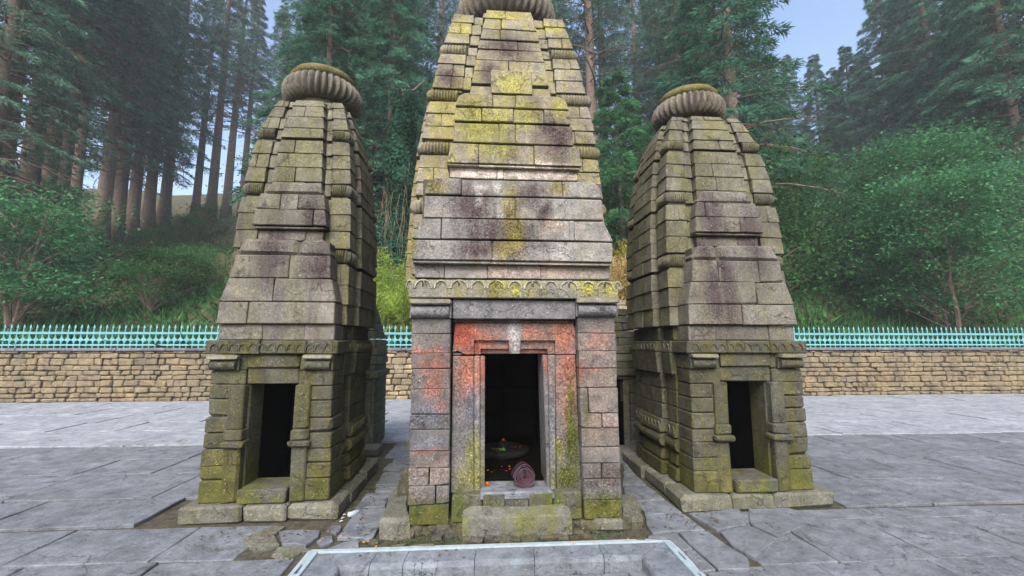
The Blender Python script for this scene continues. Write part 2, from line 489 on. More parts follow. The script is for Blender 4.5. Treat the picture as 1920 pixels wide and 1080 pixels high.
M['vine'] = flat_mat('dry_vine', (0.13, 0.105, 0.07), (0.22, 0.18, 0.125), 9, 1.0, 0.2)
M['needle'] = leaf_mat('cedar_needles', (0.038, 0.125, 0.08), (0.08, 0.19, 0.12), None, 0.3)
M['needle2'] = leaf_mat('cedar_needles_pale', (0.05, 0.13, 0.095), (0.10, 0.19, 0.13), (0.14, 0.10, 0.06), 0.3)
M['moss_hang'] = leaf_mat('hanging_lichen', (0.16, 0.19, 0.15), (0.22, 0.22, 0.17), None, 0.4)
M['leaf'] = leaf_mat('dark_leaves', (0.028, 0.085, 0.032), (0.065, 0.15, 0.05), None, 0.35)
M['leaf_mid'] = leaf_mat('mid_leaves', (0.04, 0.145, 0.065), (0.09, 0.22, 0.095), None, 0.4)
M['ivy'] = leaf_mat('ivy_leaves', (0.016, 0.05, 0.032), (0.03, 0.085, 0.05), None, 0.3)
M['bamboo'] = leaf_mat('bamboo_leaves', (0.22, 0.34, 0.06), (0.34, 0.43, 0.10), (0.34, 0.34, 0.10), 0.45, 0.3)
M['dry'] = leaf_mat('dry_grass', (0.42, 0.30, 0.11), (0.52, 0.40, 0.18), None, 0.4, 0.3)
M['yelbush'] = leaf_mat('yellow_green_leaves', (0.20, 0.22, 0.03), (0.30, 0.28, 0.05), None, 0.45, 0.3)
M['mat_out'] = flat_mat('purple_mat', (0.018, 0.008, 0.014), (0.034, 0.016, 0.026), 40, 0.9, 0.1, 0.05)
M['mat_red'] = flat_mat('red_mat_face', (0.08, 0.010, 0.016), (0.11, 0.02, 0.025), 40, 0.7, 0.1)
M['mat_edge'] = flat_mat('pale_mat_edge', (0.045, 0.028, 0.04), (0.13, 0.085, 0.115), 40, 0.7, 0.1)
M['marigold'] = flat_mat('marigold_petal', (0.75, 0.20, 0.01), (0.85, 0.32, 0.02), 60, 0.7, 0.1)
M['green_leaf'] = flat_mat('offering_leaf', (0.05, 0.14, 0.02), (0.08, 0.18, 0.03), 30)
M['blackstone'] = flat_mat('oiled_black_stone', (0.006, 0.0065, 0.0065), (0.016, 0.016, 0.015), 14, 0.8, 0.3, 0.05)
M['plastic'] = flat_mat('clear_plastic', (0.28, 0.36, 0.44), (0.4, 0.46, 0.52), 30, 0.2, 0.1, 0.5)
M['paper'] = flat_mat('white_scrap', (0.3, 0.3, 0.3), (0.4, 0.4, 0.39), 30)

# ------------------------------------------------------------------ stone pieces in a face frame
def face_pt(face, cx, cy):
    if face == 'front': return lambda t, d, z: (cx + t, cy - d, z)
    if face == 'right': return lambda t, d, z: (cx + d, cy + t, z)
    if face == 'left':  return lambda t, d, z: (cx - d, cy + t, z)
    return lambda t, d, z: (cx + t, cy + d, z)


def fstone(fp, t0, t1, d0, d1, z0, z1, mat, T, rng, tb=0.0, db=0.0, name='stone', ch=0.005, jit=0.004):
    """block in a face frame; tb/db: how much it draws in from bottom to top on (left,right) ends and outer face"""
    tl, tr = tb if isinstance(tb, tuple) else (tb, tb)
    c = []
    for b in _BITS:
        t = (t0, t1)[b[0]]; d = (d0, d1)[b[1]]; z = (z0, z1)[b[2]]
        if b[2]:
            t += tl if b[0] == 0 else -tr
            if b[1]: d -= db
        c.append(fp(t, d, z))
    return stone(c, mat, T, rng, name, ch, jit)


def ribbed_roll(fp_list, mat, T, n_rib, name='ribbed_roll'):
    """fp_list: list of path points (x,y,nx,ny) in plan with outward normals; extruded half-round profile with ribs"""
    raise NotImplementedError


def corner_roll(pt, h, k, z0, z1, mat, T, sgn, rib=0.045, both=True):
    """ribbed cushion round a tower corner. pt(a,b,z): a outwards along the front face's normal, b outwards along the side's.
    h corner distance, k length along each face."""
    R_ = (z1 - z0) / 2
    zc = (z0 + z1) / 2
    path = []                        # (front-normal coord, side-normal coord, nf, ns, s)
    n = 7 * max(4, int(round(k / rib)))
    for i in range(n + 1):           # along front, from the inner end to the corner
        s = i / n
        path.append((h - R_, h - k + s * (k - R_), 1, 0, s * k))
    m = 6
    for i in range(1, m):
        a = math.pi / 2 * i / m
        path.append((h - R_, h - R_, math.cos(a), math.sin(a), k + a * R_))
    for i in range(n + 1):
        s = 1 - i / n
        path.append((h - k + s * (k - R_), h - R_, 0, 1, k + 1.57 * R_ + (1 - s) * k))
    prof = [math.pi / 2 - math.pi * j / 8 for j in range(9)]
    V = []; Fs = []
    for (a, b, na, nb, s) in path:
        w = abs(math.sin(math.pi * s / rib))
        rr = R_ * (0.46 + 0.64 * w ** 0.7)
        for pa in prof:
            e = rr * max(0.0, math.cos(pa)) ** 0.7
            V.append(pt(a + na * e, b + nb * e, zc + R_ * math.sin(pa) * (0.9 + 0.1 * w)))
    q = len(prof)
    for i in range(len(path) - 1):
        for j in range(q - 1):
            Fs.append([i * q + j, (i + 1) * q + j, (i + 1) * q + j + 1, i * q + j + 1])
    o = mk('ribbed_roll', V, Fs, mat, T, True, True, True)
    return o


def amalaka(T, cx, cy, z0, rad, hgt, mat, ribs=34, cap=True, seed=0):
    """neck, ribbed crown disc, cap disc"""
    rng = random.Random(seed)
    nseg = 40
    def lathe(name, prof, seg, m_, tw=0.0, rib=0, amp=0.0, parent=T):
        V, Fs = [], []
        for i, (r, z, k) in enumerate(prof):
            for j in range(seg):
                a = 2 * math.pi * j / seg
                w = 1.0
                if rib:
                    c = abs(math.sin(rib * a / 2))
                    w = 1 - amp * k * (1 - c ** 0.75)
                V.append((cx + r * w * math.cos(a), cy + r * w * math.sin(a), z))
        for i in range(len(prof) - 1):
            for j in range(seg):
                j2 = (j + 1) % seg
                Fs.append([i * seg + j, i * seg + j2, (i + 1) * seg + j2, (i + 1) * seg + j])
        Fs.append(list(range(seg))[::-1])
        Fs.append([(len(prof) - 1) * seg + j for j in range(seg)])
        return mk(name, V, Fs, m_, parent, True, True, False)
    nh = hgt * 0.40
    lathe('neck', [(rad * .70, z0 - 0.03, 0), (rad * .70, z0 + nh * .25, 0), (rad * .60, z0 + nh * .45, 0), (rad * .58, z0 + nh + .03, 0)], nseg, mat)
    zb = z0 + nh
    prof = []
    for i in range(15):
        a = -math.pi / 2 + math.pi * i / 14
        r = rad * (0.66 + 0.34 * math.cos(a) ** 0.75 if math.cos(a) > 0 else 0.66)
        z = zb + hgt * 0.5 + hgt * 0.5 * math.sin(a)
        prof.append((r, z, min(1, 0.15 + max(0, math.cos(a)) * 1.1)))
    lathe('crown_disc', prof, ribs * 8, mat, 0, ribs, 0.24)
    if cap:
        zt = zb + hgt - 0.01
        lathe('cap_disc', [(rad * .72, zt, 0), (rad * .80, zt + hgt * .12, 0), (rad * .82, zt + hgt * .26, 0), (rad * .76, zt + hgt * .40, 0), (rad * .50, zt + hgt * .54, 0), (rad * .1, zt + hgt * .60, 0)], nseg, M['cap'])


def arch_plate(w, h, th, notch, bot):
    """solid arched plate with an optional slot from its crown; local frame x along, y out(-), z up from 0"""
    pts = []
    n = 8
    L = [(-w / 2, -bot), (-w / 2, 0)]
    arc = [(-w / 2 * math.cos(math.pi * i / n), h * math.sin(math.pi * i / n) ** 0.9) for i in range(1, n)]
    if notch:
        nw = notch
        left = [p for p in arc if p[0] < -nw]; right = [p for p in arc if p[0] > nw]
        mid = [(-nw, h * .99), (-nw, h * .12), (nw, h * .12), (nw, h * .99)]
        pts = L + left + mid + right + [(w / 2, 0), (w / 2, -bot)]
    else:
        pts = L + arc + [(w / 2, 0), (w / 2, -bot)]
    return pts


def arch(fp, tc, d, z, w, h, th, notch, mat, parent):
    pts = arch_plate(w, h, th, notch, 0.004)
    return prism('arch', pts, (lambda a, b: fp(tc + a, d + th, z + b), lambda a, b: fp(tc + a, d - 0.01, z + b)), mat, parent)


def ridge(fp, tc, d, z, w, h, th, mat, parent, name='arch_rim'):
    """raised rim following an arch"""
    n = 10
    V = []; Fs = []
    for i in range(n + 1):
        a = math.pi * i / n
        for (s, e) in ((1.0, 0), (1.0, th), (0.84, th), (0.84, 0)):
            V.append(fp(tc - w / 2 * s * math.cos(a), d + e, z + h * (s if s == 1 else .86) * math.sin(a) ** 0.9))
    for i in range(n):
        for k in range(3):
            Fs.append([i * 4 + k, i * 4 + k + 1, (i + 1) * 4 + k + 1, (i + 1) * 4 + k])
    return mk(name, V, Fs, mat, parent, False, True, True)


# ------------------------------------------------------------------ tower (shikhara)
def tower(T, cx, cy, levels, half, mats, rng, faces, corners, rk=0.44, rr=0.40, proj=0.10, roll_skip=0):
    """levels: list of (kind, z0, z1) from the bottom; half(z) -> corner half-width. faces: which sides get stones."""
    mk_, mr_ = mats
    ci = 0
    for kind, z0, z1 in levels:
        h0, h1 = half(z0), half(z1)
        k = h0 * rk
        r = h0 * (rr(z0) if callable(rr) else rr)
        dz = z1 - z0
        saw = 0.006
        g = 0.0016
        # corners
        for cn in corners:
            sf, ss = {'fl': (-1, -1), 'fr': (-1, 1), 'br': (1, 1), 'bl': (1, -1)}[cn]
            def pt(a, b, z, sf=sf, ss=ss): return (cx + ss * b, cy + sf * a, z)
            if kind == 'roll':
                corner_roll(pt, h0 + (0.032 if k > .3 else 0.012), k * 1.0, z0 + 0.002, z1 - 0.002, mk_, T, 1, k / (9 if k > .3 else 7))
                continue
            if kind == 'lip':
                c = []
                for b in _BITS:
                    c.append(pt((h0 - k, h0 - 0.032)[b[0]], (h0 - k, h0 - 0.032)[b[1]], (z0, z1)[b[2]]))
                stone(c, mk_, T, rng, 'lip_stone', 0.003, 0.002)
                continue
            off = rng.uniform(-0.004, 0.004)
            batter = max(0.004, h0 - h1) + saw
            split = rng.random() < 0.38
            def blk(a0, a1, b0, b1, ia, ib):
                c = []
                for b in _BITS:
                    a_ = (a0, a1)[b[0]]; b_ = (b0, b1)[b[1]]
                    if b[2]:
                        if b[0] and ia: a_ -= batter
                        if b[1] and ib: b_ -= batter
                    c.append(pt(a_, b_, (z0 + g, z1 - g)[b[2]]))
                stone(c, mk_, T, rng, 'stone', 0.0035, 0.003)
            hh = h0 + saw * .5 + off
            if split:
                cut = hh - k * rng.uniform(0.35, 0.65)
                blk(hh - k, hh, cut + g, hh, True, True)
                blk(hh - k, hh - rng.uniform(0, .008), hh - k, cut - g, True, False)
            else:
                blk(hh - k, hh, hh - k, hh, True, True)
        # faces
        for fc in faces:
            fp = face_pt(fc, cx, cy)
            batter = max(0.004, h0 - h1) + saw
            d1 = h0 + proj * h0
            if kind == 'lip':
                continue
            # recess fillets beside the centre band
            for s in (-1, 1):
                a, b = sorted((s * r, s * (h0 - k)))
                if b - a > 0.02:
                    fstone(fp, a + .003, b - .003, h0 - 0.25, h0 - 0.022 + rng.uniform(-.012, .010), z0 + .003, z1 - .003, mr_, T, rng, 0, batter, 'fillet_stone')
            # centre band, offset courses
            w0 = rng.uniform(-0.012, 0.012)
            js = [-r] + ([rng.uniform(-0.35, 0.35) * r] if rng.random() < 0.6 else []) + [r]
            for a, b in zip(js[:-1], js[1:]):
                fstone(fp, a + .004, b - .004, h0 - 0.25, d1 + saw * .5 + rng.uniform(-.004, .004), z0 + g, z1 - g, mr_, T, rng,
                       ((batter * .8 if a == -r else 0), (batter * .8 if b == r else 0)), batter, 'stone', 0.0035, 0.003)
    # backing so that no joint is see-through: stepped core
    mb = MB()
    for kind, z0, z1 in levels:
        h = half(z1) - 0.05
        mb.box(cx - h, cx + h, cy - h, cy + h, z0, z1)
        hb = half(z1) + proj * half(z1) - 0.05
        r = half(z0) * (rr(z0) if callable(rr) else rr) - 0.03
        mb.box(cx - r, cx + r, cy - hb, cy + hb, z0 + .001, z1 - .001)
        mb.box(cx - hb, cx + hb, cy - r, cy + r, z0 + .002, z1 - .002)
    mb.build('tower_core', M['core'], T)


def level_stack(z0, z1, ch0, ch1, first=2):
    """courses getting thinner upwards; three courses then a lip and a ribbed roll"""
    out = []; z = z0; i = 0; n = first
    while z < z1 - 0.06:
        f = (z - z0) / (z1 - z0)
        c = ch0 + (ch1 - ch0) * f
        if n == 3:
            lp = c * 0.16; rl = c * 0.82
            if z + lp + rl < z1:
                out.append(('lip', z, z + lp)); z += lp
                out.append(('roll', z, z + rl)); z += rl
            n = 0
            continue
        zz = min(z + c, z1)
        if z1 - zz < 0.06: zz = z1
        out.append(('course', z, zz)); z = zz; n += 1
    return out


# ------------------------------------------------------------------ body wall with base mouldings (one face)
def wall_segments(h, k, r, p):
    return [(-h, -h + k, h), (-h + k, -r, h - 0.028), (-r, r, h + p), (r, h - k, h - 0.028), (h - k, h, h)]


def wall_face(T, cx, cy, face, h, rng, zs, mat, tm=None, scale=1.0, only=None, k=None):
    """zs: dict of levels: plinth, base, roll0, roll1, band1, wall, capb, band2, recess, top"""
    fp = face_pt(face, cx, cy)
    k = k or h * 0.36
    r = h * 0.50
    p = h * 0.06
    tm = tm or mat
    for si, (t0, t1, d) in enumerate(wall_segments(h, k, r, p)):
        if only and not only(t0, t1): continue
        narrow = si in (1, 3)
        e = 0.003
        zb, zr0, zr1, zb1, zw, zc, zt, zre, ztop = zs
        zm = zb + (zr0 - zb) * 0.48
        if not narrow:
            fstone(fp, t0 + e, t1 - e, d - .2, d + .036, zb, zm, mat, T, rng, 0.0, 0.008, 'base_block', 0.012)
            fstone(fp, t0 + e, t1 - e, d - .2, d + .022, zm + .003, zr0, mat, T, rng, 0.006, 0.02, 'base_block', 0.022)
            # rounded moulding
            n = 8; rr_ = (zr1 - zr0) / 2; zc_ = (zr0 + zr1) / 2
            prof = [(d - .15, zr0 + .006)] + [(d - .015 + .062 * math.cos(a), zc_ + rr_ * .9 * math.sin(a)) for a in [-math.pi / 2 + math.pi * i / n for i in range(n + 1)]] + [(d - .15, zr1 - .006)]
            prism('round_moulding', prof, (lambda a, b: fp(t0 - .012, a, b), lambda a, b: fp(t1 + .012, a, b)), mat, T, False)
            bnd = fstone(fp, t0 + e, t1 - e, d - .2, d + .036, zr1 + .003, zb1, tm, T, rng, 0, 0.025, 'carved_band', 0.006)
            nb = max(2, int((t1 - t0) / 0.085))
            for i in range(nb):
                tc = t0 + (t1 - t0) * (i + .5) / nb
                adopt(ridge(fp, tc, d + .022, zr1 + (zb1 - zr1) * .25, (t1 - t0) / nb * .62, (zb1 - zr1) * .55, .016, tm, T), bnd)
        else:
            fstone(fp, t0 + e, t1 - e, d - .2, d + .01, zb, zr0, mat, T, rng)
            fstone(fp, t0 + e, t1 - e, d - .2, d + .005, zr0 + .003, zb1, mat, T, rng)
        nz = 3
        for i in range(nz):
            a = zb1 + (zc - zb1) * i / nz; b = zb1 + (zc - zb1) * (i + 1) / nz
            mid = [t0, t1]
            if (t1 - t0) > .4: mid = [t0, t0 + (t1 - t0) * rng.uniform(.35, .65), t1]
            for q0, q1 in zip(mid[:-1], mid[1:]):
                fstone(fp, q0 + e, q1 - e, d - .2, d + rng.uniform(-.008, .004), a + .003, b - .003, mat, T, rng)
        fstone(fp, t0 + e, t1 - e, d - .2, d + .03, zc + .003, zt, tm, T, rng, 0, -0.02, 'cornice_stone')
        if not narrow:
            bnd = fstone(fp, t0 + e, t1 - e, d - .2, d + .055, zt + .003, zre, tm, T, rng, 0, 0.02, 'carved_band', 0.006)
            nb = max(2, int((t1 - t0) / 0.085))
            for i in range(nb):
                tc = t0 + (t1 - t0) * (i + .5) / nb
                adopt(ridge(fp, tc, d + .042, zt + (zre - zt) * .25, (t1 - t0) / nb * .62, (zre - zt) * .5, .014, tm, T), bnd)
        else:
            fstone(fp, t0 - .02, t1 + .02, d - .2, d + .045, zt + .005, zre - .003, tm, T, rng)
        fstone(fp, t0 + e, t1 - e, d - .2, d + .0, zre + .003, ztop - .003, mat, T, rng, 0, 0, 'stone')


def pillar_capital(T, x0, x1, y, z0, z1, mat, lip=0.03, out=0.075):
    """bracket: slab over a quarter-round"""
    zs = z0 + (z1 - z0) * 0.70
    h = zs - z0
    prof = [(y + .2, z0)]
    for i in range(11):
        a = -math.pi / 2 + math.pi * i / 10
        prof.append((y + .012 - (out + .005) * max(0, math.cos(a)) ** .8, z0 + h * (0.5 + 0.5 * math.sin(a))))
    prof += [(y + .2, zs)]
    cap = prism('capital', prof, (lambda a, b: (x0 + .012, a, b), lambda a, b: (x1 - .02, a, b)), mat, T)
    rng = random.Random(int((x0 + 7) * 1000))
    c = box8(x0, x1, y - out - .012, y + .2, zs + .002, z1)
    V, f = hexa(c, 0.008, 0.003, rng)
    adopt(mk('capital_slab', V, f, M['eave'], T), cap)
    # plain cheek blocks beside the roll
    for xa, xb in ((x0 - .001, x0 + .009), (x1 - .017, x1)):
        adopt(stone(box8(xa, xb, y - out * .35, y + .18, z0 + .002, zs - .001), mat, T, rng, 'capital_cheek', 0.003, 0.001), cap)
    return cap


# ================================================================== MAIN SHRINE
rng = random.Random(11)
T = thing('stone_shrine', (0, 0, 0), 'tallest grey stone tower shrine with red-stained open doorway, between two lower towers', 'shrine')
CYM = 1.47

# ---- pillars
def zlist(vs, Y, u): return [Z_(v, Y, u) for v in vs]

def pillar(xl, xr, zs_, mat, splits, lean=(0, 0)):
    for i in range(len(zs_) - 1):
        z0, z1 = zs_[i + 1], zs_[i]
        cuts = [0.0] + splits.get(i, []) + [1.0]
        yo = rng.uniform(-.008, .006)
        for a, b in zip(cuts[:-1], cuts[1:]):
            x0 = xl(z0) + (xr(z0) - xl(z0)) * a; x1 = xl(z0) + (xr(z0) - xl(z0)) * b
            stone(box8(x0 + .0025 + rng.uniform(0, .004), x1 - .0025 - rng.uniform(0, .004), yo + rng.uniform(-.004, .004), 0.46, z0 + .0018, z1 - .0018), mat, T, rng, 'pillar_stone', 0.005, 0.003)

xa, xb = X_(764, 980, 0), X_(771, 600, 0)
pl_l = lambda z: xa + (xb - xa) * (z - .1) / 1.6
xc, xd = X_(842, 980, 0), X_(846, 600, 0)
pl_r = lambda z: xc + (xd - xc) * (z - .1) / 1.6
pillar(pl_l, pl_r, zlist([597, 626, 662, 691, 729, 777, 806, 846, 878, 911, 946, 986], 0, 805), M['pillar'], {8: [.5], 9: [.66]})
xe, xf_ = X_(1095, 975, 0), X_(1081, 600, 0)
pr_l = lambda z: xe + (xf_ - xe) * (z - .1) / 1.6
xg, xh = X_(1168, 975, 0), X_(1154, 600, 0)
pr_r = lambda z: xg + (xh - xg) * (z - .1) / 1.6
pillar(pr_l, pr_r, zlist([594, 625, 658, 690, 727, 775, 802, 838, 869, 898, 937, 974], 0, 1125), M['pillar'], {4: [.22], 5: [.55], 8: [.50]})

# ---- capitals and lintel
zc0, zc1 = Z_(597, -.03, 805), Z_(561, -.03, 805)
pillar_capital(T, X_(768, 580, -.05), X_(846, 580, -.05), 0.0, zc0, zc1, M['lintel'])
pillar_capital(T, X_(1082, 578, -.05), X_(1160, 578, -.05), 0.0, Z_(594, -.03, 1120), Z_(559, -.03, 1120), M['lintel'])
stone(box8(X_(849, 580, 0), X_(1080, 580, 0), 0.012, .45, Z_(598, 0.01), Z_(563, 0.01)), M['lintel'], T, rng, 'lintel', 0.006, 0.003)

# ---- eave band with arches
YE = -0.035
ez0, ez1 = Z_(559, YE), Z_(524, YE)
ex0, ex1 = X_(765, 545, YE), X_(1160, 543, YE)
xs_e = [ex0, X_(1122, 545, YE), ex1]
for a, b in zip(xs_e[:-1], xs_e[1:]):
    zm = ez0 + (ez1 - ez0) * .52
    stone(box8(a + .002, b - .002, YE, .5, ez0, zm), M['eave'], T, rng, 'eave_band', 0.006, 0.003)
    c = box8(a + .002, b - .002, YE + .022, .5, zm - .004, ez1)
    for i in (4, 5):
        c[i] = (c[i][0], c[i][1] + .02, c[i][2])
    stone(c, M['eave'], T, rng, 'eave_band', 0.006, 0.003)
fpm = lambda t, d, z: (t, -d, z)
zar = ez0 + (ez1 - ez0) * .50
for u in (793.5, 861, 930, 999, 1067, 1134):
    w = X_(u + 17, 540, YE) - X_(u - 17, 540, YE)
    xc_ = X_(u, 540, YE)
    o = arch(fpm, xc_, -YE - .024, zar, w * .94, (ez1 - ez0) * .44, .022, .0095, M['eave'], T)
    adopt(ridge(fpm, xc_, -YE - .006, zar, w * 1.02, (ez1 - ez0) * .47, .016, M['rim'], T), o)
for u in (827, 896.5, 965.5, 1033, 1103, 768, 1158):
    w = X_(u + 13, 540, YE) - X_(u - 13, 540, YE)
    xc_ = X_(u, 540, YE)
    if u in (768, 1158): w *= .55
    o = arch(fpm, xc_, -YE - .024, zar, w * .94, (ez1 - ez0) * .42, .022, 0, M['eave'], T)
    adopt(ridge(fpm, xc_, -YE - .006, zar, w * 1.02, (ez1 - ez0) * .45, .016, M['rim'], T), o)


def front_course(v0, v1, u0b, u1b, u0t, u1t, Y, joints, mat, depth=.4, batter=0.012, name='stone', round_top=False):
    """course given by photo levels: v0 top, v1 bottom; ends at bottom and top; vertical joints"""
    z1, z0 = Z_(v0, Y), Z_(v1, Y)
    vm = (v0 + v1) / 2
    b0, b1 = X_(u0b, v1, Y), X_(u1b, v1, Y)
    t0, t1 = X_(u0t, v0, Y), X_(u1t, v0, Y)
    js = [X_(u, vm, Y) for u in joints]
    L = [None] + js + [None]
    for i in range(len(L) - 1):
        xb0 = b0 if L[i] is None else L[i] + .0018
        xt0 = t0 if L[i] is None else L[i] + .0018
        xb1 = b1 if L[i + 1] is None else L[i + 1] - .0018
        xt1 = t1 if L[i + 1] is None else L[i + 1] - .0018
        yo = rng.uniform(-.006, .006)
        if round_top and (L[i] is None or L[i + 1] is None):
            rr_ = (z1 - z0) * .75
            prof = [(xb0, z0 + .003), (xb1, z0 + .003)]
            if L[i + 1] is None:
                prof += [(xt1 - rr_ + rr_ * math.cos(a), z1 - rr_ + rr_ * math.sin(a)) for a in [math.pi / 2 * j / 6 for j in range(7)]]
            else:
                prof += [(xt1, z1 - .003)]
            if L[i] is None:
                prof += [(xt0 + rr_ - rr_ * math.cos(a), z1 - rr_ + rr_ * math.sin(a)) for a in [math.pi / 2 * (1 - j / 6) for j in range(7)]]
            else:
                prof += [(xt0, z1 - .003)]
            n = len(prof)
            def ins(p, s):  # chamfered front
                cx_ = sum(q[0] for q in prof) / n; cz_ = (z0 + z1) / 2
                return (p[0] + (cx_ - p[0]) / abs(cx_ - p[0] + 1e-6) * s, p[1] + (cz_ - p[1]) / abs(cz_ - p[1] + 1e-6) * s)
            v = [(p[0], Y + depth, p[1]) for p in prof] + [(p[0], Y + yo + .008, p[1]) for p in prof] + [(ins(p, .007)[0], Y + yo, ins(p, .007)[1]) for p in prof]
            f = [list(range(n))]
            for lvl in (0, 1):
                f += [[lvl * n + k, lvl * n + (k + 1) % n, (lvl + 1) * n + (k + 1) % n, (lvl + 1) * n + k] for k in range(n)]
            f.append([2 * n + k for k in range(n)])
            mk(name, v, f, mat, T, False, True, True)
        else:
            c = [(xb0, Y + yo, z0 + .003), (xb1, Y + yo, z0 + .003), (xb0, Y + depth, z0 + .003), (xb1, Y + depth, z0 + .003),
                 (xt0, Y + yo + batter, z1 - .003), (xt1, Y + yo + batter, z1 - .003), (xt0, Y + depth, z1 - .003), (xt1, Y + depth, z1 - .003)]
            stone(c, mat, T, rng, name, 0.0045, 0.003)


# ---- lower pediment
front_course(496, 523, 776, 1145, 776, 1145, 0.07, [833, 914, 1014], M['tier1'])
front_course(489, 496, 774, 1147, 772, 1149, 0.02, [920], M['tier1'], name='ledge_stone')
front_course(451, 489, 771, 1150, 771, 1150, 0.0, [923], M['tier1'])
front_course(411, 450, 772, 1150, 792, 1133, 0.03, [827, 1068, 1077], M['tier1'])
front_course(369, 410, 794, 1132, 795, 1130, 0.04, [966], M['tier1'])
front_course(337, 368, 796, 1129, 798, 1128, 0.05, [865, 1055], M['tier1'], .42, round_top=True)
# ---- upper pediment
front_course(313, 337, 843, 1083, 843, 1083, 0.30, [932, 944], M['tier2'])
front_course(308, 314, 839, 1087, 837, 1090, 0.26, [897], M['tier2'], name='ledge_stone')
front_course(270, 308, 838, 1091, 846, 1084, 0.24, [897, 1002], M['tier2'])
front_course(231, 269, 850, 1075, 852, 1073, 0.25, [936, 966], M['tier2'])
front_course(203, 230, 852, 1070, 853, 1068, 0.26, [903, 963, 1020], M['tier2'])
front_course(177, 202, 854, 1067, 856, 1064, 0.27, [924, 967], M['tier2'], .42, round_top=True)
front_course(130, 176, 921, 998, 921, 998, 0.42, [], M['tier2'], .3, name='finial_block')
# filler behind pediments
mb = MB()
mb.box(-.80, .80, .12, .56, Z_(523, .1), Z_(339, .1))
mb.box(-.50, .50, .34, .80, Z_(340, .3), Z_(180, .3))
mb.build('pediment_core', M['core'], T)

# ---- tower
_prof = [(2.0, .955), (2.5, .948), (3.0, .93), (3.55, .89), (4.0, .835), (4.5, .755), (4.9, .672), (5.2, .602), (6, .45)]
def half_m(z):
    return float(np.interp(z, [p[0] for p in _prof], [p[1] for p in _prof]))
def z_on_tower(v):
    z = 4.0
    for _ in range(30):
        z = Z_(v, CYM - half_m(z), 960)
    return z
kar_v = [(31, 'course'), (47, 'course'), (67, 'course'), (86, 'lip'), (89.5, 'roll'), (106, 'course'), (125, 'course'), (147, 'course'), (170, 'lip'), (175, 'roll'), (194, 'course'),
         (217, 'course'), (241, 'course'), (265, 'lip'), (271, 'roll'), (294, 'course'), (319, 'course'), (345, 'course'), (370, 'lip'), (377, 'roll'), (404, 'course'), (432, 'course'), (460, 'course'), (488, 'course'), (516, None)]
lv = []
for (v0, kd), (v1, _) in zip(kar_v[:-1], kar_v[1:]):
    lv.append((kd, z_on_tower(v1), z_on_tower(v0)))
lv = lv[::-1]
tower(T, 0, CYM, lv, half_m, (M['shik'], M['shik']), rng, ['front', 'left', 'right'], ['fl', 'fr'], rk=0.39, rr=lambda z: float(np.interp(z, [3.8, 5.1], [.52, .43])), proj=0.13)
ztop = lv[-1][2]
# front centre band's own top slab
front_course(25, 36, 905, 996, 906, 995, CYM - half_m(ztop) - .085, [], M['shik'], .3)
amalaka(T, -0.0, CYM, ztop + .0, 0.635, 0.44, M['amal'], 40, True, 3)

# ---- body behind the portal
zs_m = (0.12, .50, .64, .80, .82, 1.52, 1.72, 1.86, 2.05)
for fc in ('left', 'right'):
    wall_face(T, 0, CYM, fc, .90, rng, zs_m, M['side_low'])
# cella: walls, ceiling, floor left hollow
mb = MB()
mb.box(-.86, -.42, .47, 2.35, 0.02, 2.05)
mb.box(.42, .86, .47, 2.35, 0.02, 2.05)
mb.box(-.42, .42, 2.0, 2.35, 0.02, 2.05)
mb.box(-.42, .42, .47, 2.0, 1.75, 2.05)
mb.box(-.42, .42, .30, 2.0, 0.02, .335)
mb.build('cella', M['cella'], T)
for i in range(3):                          # dim masonry courses on the cella's rear wall
    for j in range(2):
        stone(box8(-.41 + .41 * j + .004, .0 + .41 * j - .004, 1.975 + rng.uniform(-.01, .01), 2.01, .34 + .3 * i + .004, .64 + .3 * i - .004), M['cella'], T, rng, 'cella_stone', .01)

# ---- door frame
YF = 0.085
zl0, zl1 = Z_(664, YF), Z_(606, YF)
lx0, lx1 = X_(849, 640, YF), X_(1079, 640, YF)
dl, dr = X_(909, 670, YF), X_(1017, 670, YF)
xm0, xm1 = X_(954, 650, YF), X_(976, 650, YF)
# lintel of the frame: stepped recesses either side of a central boss
mb_prof = []
fl = thing  # noqa
z_step1 = Z_(638, YF); z_step2 = Z_(654, YF)
s1l, s1r = X_(888, 650, YF), X_(1041, 650, YF)
s2l, s2r = X_(901, 655, YF), X_(1028, 655, YF)
stone(box8(lx0, lx1, YF + .075, .46, zl0 + .002, zl1), M['frame'], T, rng, 'frame_lintel', 0.006, 0.002)
def front_poly(name, pts, y0, y1, mat, parent):
    return prism(name, pts, (lambda a, b: (a, y0, b), lambda a, b: (a, y1, b)), mat, parent)
# outermost plate (inverted U with the boss)
front_poly('frame_lintel_face', [(lx0, zl0 + .02), (lx0 + .02, zl1 - .002), (lx1 - .02, zl1 - .002), (lx1, zl1 - .05), (lx1, zl0), (s1r, zl0), (s1r, z_step1), (xm1, z_step1), (xm1 - .004, zl0 + .006), (xm0 + .006, zl0 + .004), (xm0, z_step1), (s1l, z_step1), (s1l, zl0), (lx0 + .10, zl0), (lx0 + .045, zl0 + .03)], YF, YF + .085, M['frame'], T)
for a, b, c_, d_ in ((s1l, xm0, s2l, xm0), (xm1, s1r, xm1, s2r)):
    front_poly('frame_step', [(a, z_step1), (b, z_step1), (b, z_step2)] + ([(c_, z_step2), (c_, zl0), (a, zl0)] if b == xm0 else [(d_, z_step2), (d_, zl0), (b, zl0), (b, z_step2), (a, z_step2)][0:0]) if b == xm0 else
               [(a, z_step1), (b, z_step1), (b, zl0), (d_, zl0), (d_, z_step2), (a, z_step2)], YF + .036, YF + .085, M['frame'], T)
# top fillet strip above the lintel, in shade
stone(box8(lx0, lx1, YF + .03, .46, zl1 + .004, Z_(598, 0.01) - .002), M['frame'], T, rng, 'frame_fillet', 0.004, 0.002)

